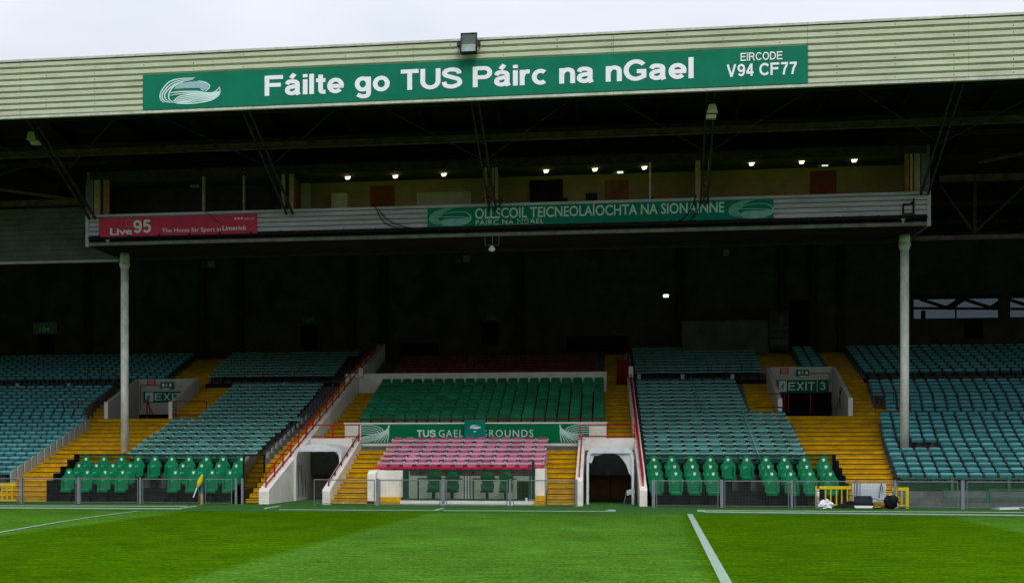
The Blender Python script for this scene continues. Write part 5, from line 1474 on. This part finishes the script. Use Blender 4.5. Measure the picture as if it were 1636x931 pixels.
# seat block end panels (grey sides at the left blocks)
for n in range(3, 26):
    for xx, blk in ((b1r(n), 1), (b2r(n), 2)):
        if blk == 2 and n < 6: continue
        y, z = rowY(n), rowZ(n)
        m = MB()
        if blk == 1: m.prism([(y+.05,z+.0),(y+.05,z+.40),(y+.30,z+.50),(y+.57,z+.52),(y+.57,z+.0)], 'x', xx+.01, xx+.05)
        else: m.prism([(y+.10,z+.25),(y+.10,z+.42),(y+.46,z+.50),(y+.46,z+.25)], 'x', xx+.01, xx+.04)
        m.build('row_end_panel', M['side_clad'] if n > 16 else M['grey_plastic'], stand)

# ---------------------------------------------------------------- dugouts
def dug_chair(label, group):
    t_ = thing('dugout_chair', label, 'chair', (0,0,0), group)
    W = [(0,.21),(.12,.235),(.30,.245),(.42,.28),(.48,.285),(.55,.235),(.63,.175),(.74,.135),(.82,.115),(.86,.06)]
    P = [(-w_, z) for z, w_ in W] + [(w_, z) for z, w_ in reversed(W)]
    m = MB(); i = 0; n = len(P)
    for y_ in (.10, .17):
        for x, z in P: m.v.append((x, y_+z*.20-(.05 if abs(x) > .2 else 0), z))
    m.f += [tuple(range(0, n)), tuple(range(2*n-1, n-1, -1))] + [(k, n+k, n+(k+1)%n, (k+1)%n) for k in range(n)]; m.m += [0]*(n+2)
    m.build('backrest', M['dug_green'], t_)
    m = MB(); P2 = [(-.13,.06),(-.14,.38),(-.11,.47),(.11,.47),(.14,.38),(.13,.06)]
    n = 6
    for y_ in (.055, .10):
        for x, z in P2: m.v.append((x, y_+z*.20, z))
    m.f += [tuple(range(0, n)), tuple(range(2*n-1, n-1, -1))] + [(k, n+k, n+(k+1)%n, (k+1)%n) for k in range(n)]; m.m += [0]*(n+2)
    m.build('back_cushion', M['dug_light'], t_)
    for s_ in (-1, 1):
        m = MB(); m.prism([(.10,.05),(-.06,.06),(-.02,.34),(.12,.44),(.20,.42),(.14,.05)], 'x', s_*.175, s_*.25); m.build('side_bolster', M['dug_green'], t_)
    m = MB(); m.prism([(-.36,-.04),(-.37,.02),(-.30,.06),(.14,.03),(.14,-.04)], 'x', -.20, .20); m.build('seat', M['dug_green'], t_)
    m = MB(); m.prism([(-.33,.061),(-.30,.075),(.08,.05),(.08,.035)], 'x', -.13, .13); m.build('seat_cushion', M['dug_light'], t_)
    m = MB(); m.prism([(-.045,.70),(-.05,.76),(.05,.76),(.045,.70),(.03,.665),(0,.65),(-.03,.665)], 'y', .225, .236); 
    for v_i in range(len(m.v)):
        x, y, z = m.v[v_i]; m.v[v_i] = (x, .085+z*.20 + (0 if y < .23 else .01), z)
    m.build('emblem', M['dug_emblem'], t_)
    m = MB(); m.box(-.12, .12, -.18, .05, -.44, -.04); m.build('pedestal', M['black_panel'], t_)
    return t_
D1rows = [([108,137,166,194,278,307,337.5,365.6], 50.75, 0.0), ([123,151,178,205.5,291,320,348,376], 51.6, .25), ([135,164,192,219,246,273,300,328,355,384], 52.55, .50)]
D2rows = [([1049,1080,1110,1140,1233.5,1265,1295,1328], 50.75, 0.0), ([1047,1078,1107,1136,1229,1259.5,1290,1321], 51.6, .25), ([1044.6,1074,1104,1135,1164,1193.5,1224,1254,1286,1317], 52.55, .50)]
proto = None
for rows, side in ((D1rows, 'left'), (D2rows, 'right')):
    for ri, (us, y, z) in enumerate(rows):
        for k, u in enumerate(us):
            lab = f"bright green bucket chair, {ordw(k+1)} from the left in the {('front','middle','back')[ri]} row of {side} dugout"
            if proto is None: proto = dug_chair(lab, 'bright green bucket chairs in the dugouts'); o = proto
            else: o = copy_tree(proto); o['label'] = lab
            o.location = (XA(u, y), y, z+.44); o.rotation_euler = (0, 0, (.10 if side == 'left' else -.03)+random.uniform(-.06, .06))
def dugout(xa, xb, label, side):
    t_ = thing('dugout', label, 'dugout', ((xa+xb)/2, 50, 0), 'team dugouts')
    gap = (XA(212,50.75), XA(266,50.75)) if side == 0 else (XA(1150,50.75), XA(1222,50.75))
    for k, (y0_, y1_, z_) in enumerate(((50.1,51.2,.03),(51.2,52.1,.25),(52.1,YD,.50))):
        m = MB(); m.box(xa+.06, xb-.06, y0_, y1_, 0, z_); m.build('tier', M['black_panel'], t_)
    m = MB(); m.box(xa+.06, xb-.06, YD-.02, YD+.0-.002, .5, rowZ(5)+.1); m.build('back_panel', M['black_panel'], t_)
    # steps in the gap
    for k in range(3):
        m = MB(); m.box(gap[0], gap[1], 50.5+.3*k, 51.2, .03+.1*k, .13+.1*k); m.build('step', M['black_panel'], t_)
    # side walls with stepped top
    prof = [(49.95,0),(49.95,.86),(50.6,.86),(50.6,1.12),(51.3,1.12),(51.3,1.38),(52.0,1.38),(52.0,1.64),(52.7,1.64),(52.7,1.84),(YD,1.84),(YD,0)]
    if side == 0:
        m = MB(); m.prism(prof, 'x', xa, xa+.05); m.build('side_panel', M['black_panel'], t_)
        f = MB(); z1 = 1.84
        f.box(xb-.06, xb, 49.95, 50.02, 0, z1); f.box(xb-.06, xb, YD-.07, YD, 0, z1); f.box(xb-.06, xb, 50.02, YD-.07, z1-.06, z1); f.box(xb-.05, xb-.01, 50.02, YD-.07, 0, .55)
        f.build('side_frame', M['black_panel'], t_)
        p_ = MB(); p_.box(xb-.04, xb-.03, 50.02, YD-.07, .55, z1-.06); p_.build('side_glass', M['glass'], t_)
    else:
        m = MB(); m.prism(prof, 'x', xb-.05, xb); m.build('side_panel', M['black_panel'], t_)
    # back screen
    z1 = 1.85
    m = MB(); m.box(xa, xb, YD+.0, YD+.04, z1-.05, z1); m.build('top_rail', M['cab_green'], t_)
    nn = 4
    for k in range(nn+1):
        x = xa+(xb-xa-.05)*k/nn; m = MB(); m.box(x, x+.05, YD, YD+.04, rowZ(5)-.0, z1-.05); m.build('screen_post', M['cab_green'], t_)
    for k in range(nn):
        x0_ = xa+(xb-xa-.05)*k/nn+.05; x1_ = xa+(xb-xa-.05)*(k+1)/nn
        m = MB(); m.box(x0_, x1_, YD+.015, YD+.022, rowZ(5), z1-.05); m.build('screen_pane', M['glass'], t_)
dugout(*XD1, 'left team dugout, black with stepped side and glass back screen', 0)
dugout(*XD2, 'right team dugout, black with three tiers of green chairs', 1)

# ---------------------------------------------------------------- central glass cabin
cz = thing('officials_cabin', 'low officials cabin with dark green frame and glass, below the pink seats', 'cabin', (XA(745,50.6), 50.6, 0))
Yc0 = 50.4
cx0, cx1 = XA(643.5,Yc0), XA(854,Yc0); ztop = ZA(750,751,Yc0)
zpl = ZA(750,799.5,Yc0)
m = MB(); m.box(XA(639,Yc0-.1), XA(853,Yc0-.1), Yc0-.12, YC, 0, zpl); m.build('plinth', M['white_paint'], cz)
m = MB(); m.box(XC[0], XC[1], YC-.1, YC-.002, zpl, rowZ(3)+.3); m.build('back_wall', mat('cabin_back_wall', (.33,.36,.31), .8, .1, 1.5, dirt=.4), cz)
def cbar(u0, u1, v0, v1, name='frame_bar', mm='cab_green', y=Yc0, d=.06):
    m = MB(); m.box(XA(u0,y), XA(u1,y), y, y+d, ZA(750,v1,y), ZA(750,v0,y)); m.build(name, M[mm], cz)
cbar(643.5, 652.5, 750, 798, d=.12); cbar(845.5, 848.5, 753, 797); cbar(849.5, 854, 736, 797, d=.12); cbar(652.6, 845, 750, 752.8, 'top_beam')
cbar(652.6, 845, 796, 799, 'sill')
for u in (741, 745.5, 750): cbar(u, u+1.6, 753, 796)
for a, b in ((652.6,741),(751.6,845.5)):
    m = MB(); m.box(XA(a,Yc0), XA(b,Yc0), Yc0+.025, Yc0+.032, ZA(750,796,Yc0), ZA(750,752.8,Yc0)); m.build('pane', M['glass_clear'], cz)
cbar(826, 845, 768, 796, 'kick_panel', 'black_panel', Yc0+.1)
# desk rails
for a, b in ((667, 738),(755, 825)):
    m = MB(); y = Yc0+.35; m.box(XA(a,y), XA(b,y), y, y+.25, ZA(750,765.3,y), ZA(750,763.5,y)); m.build('desk', M['cab_green'], cz)
    m = MB(); m.box(XA(a,y), XA(a+2,y), y, y+.05, zpl, ZA(750,765.3,y)); m.build('desk_leg', M['cab_green'], cz)
def cab_chair(label):
    t_ = thing('cabin_chair', label, 'chair', (0,0,0), 'green pedestal chairs in the cabin')
    P = [(-.17,.06),(-.24,.12),(-.25,.30),(-.20,.36),(-.24,.44),(-.27,.58),(-.22,.66),(-.14,.74),(-.10,.84),(.10,.84),(.14,.74),(.22,.66),(.27,.58),(.24,.44),(.20,.36),(.25,.30),(.24,.12),(.17,.06)]
    m = MB(); n = len(P)
    for y_ in (.06, .14):
        for x, z in P: m.v.append((x, y_+z*.12-(.06 if abs(x) > .2 else 0), z))
    m.f += [tuple(range(0, n)), tuple(range(2*n-1, n-1, -1))] + [(k, n+k, n+(k+1)%n, (k+1)%n) for k in range(n)]; m.m += [0]*(n+2)
    m.build('backrest', M['chair_green'], t_)
    for z_ in (.30, .50):
        m = MB(); m.box(-.15, .15, .055+z_*.12-.02, .055+z_*.12+.02, z_, z_+.14); m.build('back_pad', M['chair_green'], t_)
    m = MB(); m.prism([(-.22,0),(-.24,.05),(-.17,.09),(.17,.09),(.24,.05),(.22,0)], 'y', -.28, .14); m.build('seat', M['chair_green'], t_)
    m = MB(); m.box(-.05, .05, -.10, .0, -.24, .0); m.build('pedestal', M['black_panel'], t_)
    return t_
first = None
for k, u in enumerate((693, 722.5, 778.5, 808)):
    lab = ('green pedestal chair at the left end of the glass cabin','green pedestal chair second from the left in the glass cabin','green pedestal chair third from the left in the glass cabin','green pedestal chair at the right of the glass cabin')[k]
    if first is None: first = cab_chair(lab); o = first
    else: o = copy_tree(first); o['label'] = lab
    y = Yc0+.95; o.location = (XA(u,y), y, ZA(750,786,y)); o.rotation_euler = (0,0,random.uniform(-.1,.1))
q = AT(841, 800, Yc0-.06); m = MB(); m.tube((q.x, q.y, zpl), (q.x, q.y, zpl+.12), .035, 10, r2=.045); tag(m.build('paper_cup', M['plastic_white']), 'white paper cup standing on the cabin plinth', 'cup')
q = GR(560.5, 803); m = MB(); m.blob((q.x, 50.05, .05+rowZ(-1)), .045, .045, .045); tag(m.build('ball', M['cream_board'], smooth=True), 'small pale ball on the bottom yellow step by the left tunnel', 'ball')
# white walls round the cabin
m = MB(); y0_ = 50.35
m.prism([(y0_, .12), (y0_, 1.12), (y0_+.4, 1.26), (YC, 1.26), (YC, .12)], 'x', XA(587,y0_), XA(600,y0_))
tag(m.build('side_wall', M['white_wall']), 'white angled wall beside the yellow steps, left of the glass cabin', 'wall')
m = MB(); m.box(XA(600,y0_)+.002, XA(643,Yc0)-.002, Yc0+.35, YC, .25, 1.24); tag(m.build('cabin_wall', M['white_wall']), 'white wall panel between angled wall and glass cabin', 'wall')
m = MB(); m.box(XA(600,y0_)+.002, XA(640,Yc0)-.002, 50.05, 50.78, 0, .12); m.box(XA(600,y0_)+.002, XA(640,Yc0)-.002, 50.4, 50.76, .12, .27); tag(m.build('low_step', M['yellow_step']), 'pair of yellow steps at the left of the glass cabin', 'steps')
m = MB(); m.box(XA(854.5,Yc0)+.01, XA(870,Yc0), Yc0+.1, YC, .2, 1.32); tag(m.build('cabin_wall', M['white_wall']), 'white wall panel right of the glass cabin', 'wall')
m = MB(); m.box(XA(854,Yc0-.1), XA(872,Yc0), 49.95, 50.45, 0, RR); m.box(XA(856,Yc0), XA(872,Yc0), 50.2, 50.48, RR, 2*RR-.01); tag(m.build('low_step', M['yellow_step']), 'pair of yellow steps at the right of the glass cabin', 'steps')

# ---------------------------------------------------------------- fence with mesh panels
YN = 49.35
def fence_panel(x0, x1, label, posts=True, zt_=.93):
    t_ = thing('mesh_fence', label, 'fence', (x0, YN, 0), 'galvanised mesh fence panels along the pitch')
    z1 = zt_
    m = MB(); m.tube((x0,YN,z1), (x1,YN,z1), .02, 6); m.build('top_rail', M['galv'], t_)
    m = MB(); m.tube((x0,YN,.06), (x1,YN,.06), .015, 5); m.build('bottom_rail', M['galv'], t_)
    for x in (x0, x1):
        m = MB(); m.tube((x,YN,0), (x,YN,z1), .02, 6); m.build('upright', M['galv'], t_)
    m = MB(); sp_ = .05; w_ = .0018
    n = int((x1-x0)/sp_)
    for k in range(1, n):
        x = x0+(x1-x0)*k/n; m.quad((x-w_,YN,.06),(x+w_,YN,.06),(x+w_,YN,z1),(x-w_,YN,z1))
    nz_ = int((z1-.06)/sp_)
    for k in range(1, nz_):
        z = .06+(z1-.06)*k/nz_; m.quad((x0,YN+.003,z-w_),(x1,YN+.003,z-w_),(x1,YN+.003,z+w_),(x0,YN+.003,z+w_))
    o = m.build('wire_mesh', M['wire'], t_); o['kind'] = 'stuff'
def fence_post(u, label, w_=.075, mm='galv_blue', zt_=.98):
    x = XA(u, YN); m = MB(); m.box(x-w_/2, x+w_/2, YN-.03, YN+.06, 0, zt_); 
    tag(m.build('steel_post', M[mm]), label, 'post', 'stout posts between the fence panels')
segs = [(-75,29,'leftmost mesh panel before the yellow barrier'),(38,121,'mesh panel before the wide yellow steps at left'),(129,220,'mesh panel before the left chairs of the left dugout'),(228,318,'mesh panel before the gap in the left dugout'),(328,370,'mesh panel right of the leaning flag'),
        (502,598,'mesh panel before the steps right of the left tunnel'),(607,703,'mesh panel before the left half of the glass cabin'),(713,810,'mesh panel before the right half of the glass cabin'),(820,917,'mesh panel before the steps left of the right tunnel'),
        (1049,1147,'mesh panel before the left chairs of the right dugout'),(1158,1260,'mesh panel before the gap in the right dugout'),(1270,1365,'mesh panel before the white bag and the yellow barrier'),(1374,1425,'narrow mesh panel before the white sheet board'),(1434,1530,'mesh panel before the low concrete wall'),(1545,1700,'mesh panel at the far right edge')]
for a, b, lab in segs: fence_panel(XA(a,YN), XA(b,YN), lab)
for u, lab in ((34,'fence post left of the wide yellow steps'),(125.5,'fence post before the far left chairs of left dugout'),(224,'fence post before the middle of left dugout'),(377,'fence post at the right end of the left dugout fence'),(387,'end post of the left dugout fence'),
               (603,'fence post left of the glass cabin'),(708,'fence post before the left half of the glass cabin'),(815,'fence post before the right half of the glass cabin'),(921,'fence post left of the right tunnel'),
               (1044,'fence post right of the right tunnel'),(1153,'fence post before the fourth chair of the right dugout'),(1265,'fence post before the right chairs of the right dugout'),(1369.5,'fence post before the white sheet board'),(1430,'fence post behind the black round bag'),(1538,'stout blue grey fence post at the right')):
    fence_post(u, lab, .11 if u in (1044, 1538, 708, 603, 125.5, 1153) else .075)
# two tone post by the flag
x = XA(322.5, YN); t_ = thing('marker_post', 'post painted blue above and yellow below, behind the leaning flag', 'post', (x, YN, 0))
m = MB(); m.box(x-.045, x+.045, YN-.03, YN+.05, 0, .42); m.build('lower_part', M['wood'], t_)
m = MB(); m.box(x-.05, x+.05, YN-.035, YN+.055, .42, .98); m.build('upper_part', M['blue_wrap'], t_)
# leaning flag
A_, B_ = AT(309, 794, YN-.12), AT(322.5, 758, YN-.12)
A_.z = max(A_.z, .15)
t_ = thing('sideline_flag', 'white pole with furled yellow and white flag leaning on the fence', 'flag', A_)
m = MB(); m.tube(A_, B_, .022, 8); m.build('pole', M['white_paint'], t_)
D_ = (B_-A_)
m = MB()
for k in range(8):
    p0 = A_ + D_*(.45+.068*k); p1 = A_ + D_*(.45+.068*(k+1)); r_ = .075*math.sin(math.pi*(k+.6)/9.0)+.02
    m.tube(p0+Vector((.03,-.02,0)), p1+Vector((.03,-.02,0)), r_, 8, r2=.075*math.sin(math.pi*(k+1.6)/9.0)+.02)
m.build('flag_cloth', M['yellow_bar'], t_, smooth=True)
m = MB(); m.tube(A_+D_*.86+Vector((.03,-.025,0)), A_+D_*1.02+Vector((.01,-.02,0)), .05, 8, r2=.02); m.build('flag_tip', M['white_paint'], t_, smooth=True)

# ---------------------------------------------------------------- yellow barriers
def barrier(u0, u1, v_top, bars, label, ends, Y=49.75):
    t_ = thing('barrier', label, 'barrier', (XA(u0,Y), Y, 0), 'yellow metal barriers')
    zt_ = ZA((u0+u1)/2, v_top, Y); xa, xb = XA(u0,Y), XA(u1,Y)
    m = MB(); m.box(xa, xb, Y, Y+.06, zt_-.11, zt_); m.build('top_rail', M['yellow_bar'], t_)
    m = MB(); m.box(xa, xb, Y+.01, Y+.05, .08, .13); m.build('bottom_rail', M['yellow_bar'], t_)
    for u in bars:
        x = XA(u,Y); m = MB(); m.box(x-.022, x+.022, Y+.01, Y+.05, .131, zt_-.111); m.build('bar', M['yellow_bar'], t_)
    for u in ends:
        x = XA(u,Y); m = MB(); m.box(x-.05, x+.05, Y-.012, Y+.07, 0, zt_+.003); m.build('end_post', M['yellow_bar'], t_)
barrier(-40, 25, 771.5, (-30,-18,-6,3,11,19), 'yellow barrier at the far left behind the fence', (-40,))
barrier(1304, 1361, 776, (1319,1327.5,1336.5,1345,1354), 'yellow barrier behind the white bag', (1305,))
barrier(1425, 1452, 778, (1433,1441), 'short yellow barrier behind the black round bag', (1449.5,))
q = XA(1361.5,49.7)
m = MB(); m.box(XA(1361.5,49.7), XA(1415.5,49.7), 49.68, 49.71, ZA(1388,801,49.7), ZA(1388,772,49.7)); tag(m.build('sheet_board', M['sheet_white']), 'pale white sheet board standing between the yellow barriers', 'board')
# strap hanging over the board
m = MB(); m.path([AT(1408,772,49.6), AT(1404.5,795,49.6)], .012, 4); m.path([AT(1408.5,772,49.6), AT(1411,786,49.6)], .012, 4); tag(m.build('strap', M['bag_black']), 'black strap hanging over the white sheet board', 'strap')
# kit on the ground
YK = 49.0
def gx(u): return XA(u, YK)
m = MB(); m.blob((gx(1320), YK-.05, .10), .20, .17, .19, 22, 14, .55, 3, flat=True); m.blob((gx(1315), YK-.02, .09), .17, .15, .14, 18, 10, .6, 8, flat=True)
tag(m.build('plastic_bag', M['plastic_white']), 'crumpled white plastic bag on the turf by the right dugout fence', 'bag')
q = gx(1310.5); t_ = thing('bottle', 'white bottle standing against the fence post above the bag', 'bottle', (q, YN+.15, 0))
m = MB(); m.tube((q,YN+.15,.30),(q,YN+.15,.58),.045,10); m.tube((q,YN+.15,.58),(q,YN+.15,.68),.045,10,r2=.02); m.build('body', M['plastic_white'], t_, smooth=True)
m = MB(); m.tube((q,YN+.15,.68),(q,YN+.15,.82),.03,8); m.build('cap', M['bag_black'], t_)
m = MB(); m.tube((q,YN+.15,.0),(q,YN+.15,.30),.06,10); m.build('base', M['grey_plastic'], t_)
t_ = thing('tripod', 'folded black tripod lying on the turf right of the white bag', 'tripod', (gx(1348), YK, 0))
for k in range(3):
    m = MB(); m.tube((gx(1332+3*k), YK-.08+.07*k, .06+.03*k), (gx(1364), YK-.05+.05*k, .13+.06*k), .03, 6); m.build('leg', M['bag_black'], t_)
m = MB(); m.box(gx(1352), gx(1364), YK-.06, YK+.08, .1, .26); m.build('head', M['bag_black'], t_)
t_ = thing('equipment_case', 'dark equipment case standing on a pale tray before the white board', 'case', (gx(1379), YK, 0))
m = MB(); m.prism([(gx(1366),.20),(gx(1365.5),.38),(gx(1368),.45),(gx(1391),.45),(gx(1393.5),.38),(gx(1393),.20)], 'y', YK-.1, YK+.12); m.build('lid', M['case_dark'], t_)
m = MB(); m.box(gx(1364), gx(1394), YK-.12, YK+.14, .12, .198); m.build('body', M['bag_black'], t_)
m = MB(); m.prism([(gx(1365),.04),(gx(1363.5),.118),(gx(1394),.118),(gx(1392),.04)], 'y', YK-.16, YK+.18); m.build('tray', M['plastic_white'], t_)
m = MB(); m.path([Vector((gx(a), YK-.02, z_)) for a, z_ in ((1393,.34),(1398,.36),(1404,.28),(1410,.30),(1416,.22))], .012, 4)
tag(m.build('cable', M['bag_black']), 'black cable looping from the case to the round bag', 'cable')
m = MB(); m.blob((gx(1402), YK-.03, .10), .22, .15, .13, 18, 12, .5, 5, flat=True); tag(m.build('kit_bag', M['olive_bag']), 'small mustard coloured bag between the case and the round bag', 'bag')
t_ = thing('round_bag', 'black round bag with pale strap by the short yellow barrier', 'bag', (gx(1423), YK, 0))
m = MB(); m.blob((gx(1423.5), YK-.02, .26), .235, .17, .25, 22, 14, .25, 9, flat=True); m.build('body', M['bag_black'], t_, smooth=True)
m = MB(); m.prism([(gx(1419),.47),(gx(1427),.47),(gx(1426),.53),(gx(1420),.53)], 'y', YK-.08, YK+.08); m.build('handle', M['cream_board'], t_)
m = MB(); m.path([Vector((gx(a), YK-.19, z_)) for a, z_ in ((1431,.04),(1433,.12),(1432,.22))], .02, 5); m.build('strap', M['grey_plastic'], t_)

# ---------------------------------------------------------------- far right: low wall, green rail and green panels
Yw_ = 51.85
x0_, x1_ = XA(1436,Yw_), XR
m = MB(); m.box(x0_, x1_, Yw_-.35, Yw_-.002, 0, .52); tag(m.build('low_wall', M['wall_low']), 'low bare concrete wall below the far right seats', 'wall')
t_ = thing('front_rail', 'dark green front panel and rail below the far right seats', 'railing', (x0_, Yw_, .5))
m = MB(); m.box(x0_, x1_, Yw_-.30, Yw_-.26, .98, 1.03); m.build('rail', M['green_mesh'], t_)
m = MB(); m.box(x0_, x1_, Yw_-.22, Yw_-.2, .52, .92); m.build('panel', M['cab_green'], t_)
for u in (1521, 1612): 
    x = XA(u,Yw_-.3); m = MB(); m.box(x-.05, x+.05, Yw_-.33, Yw_-.24, .52, 1.06); m.build('post', M['green_mesh'], t_)
def green_panel(u0, u1, v1, label):
    Y = 50.3; t_ = thing('wire_panel', label, 'fence', (XA(u0,Y), Y, 0), 'green wire panels at the far right')
    xa, xb = XA(u0,Y), XA(u1,Y); zt_ = ZA((u0+u1)/2, v1, Y)
    m = MB(); m.box(xa, xb, Y, Y+.04, zt_-.04, zt_); m.build('top_rail', M['green_mesh'], t_)
    m = MB(); m.box(xa, xb, Y, Y+.04, .04, .08); m.build('bottom_rail', M['green_mesh'], t_)
    for x in (xa, xb): 
        m = MB(); m.box(x-.04, x+.04, Y-.01, Y+.05, 0, zt_+.01); m.build('post', M['green_mesh'], t_)
    m = MB(); n = int((xb-xa)/.06)
    for k in range(1, n): x = xa+(xb-xa)*k/n; m.quad((x-.004,Y+.02,.08),(x+.004,Y+.02,.08),(x+.004,Y+.02,zt_-.04),(x-.004,Y+.02,zt_-.04))
    for k in range(1, 9): z = .08+(zt_-.12)*k/9; m.quad((xa,Y+.025,z-.004),(xb,Y+.025,z-.004),(xb,Y+.025,z+.004),(xa,Y+.025,z+.004))
    o = m.build('wire_mesh', M['green_mesh'], t_); o['kind'] = 'stuff'
green_panel(1509, 1579, 783, 'green wire panel standing before the low concrete wall')
green_panel(1582, 1690, 781, 'green wire panel at the far right edge')
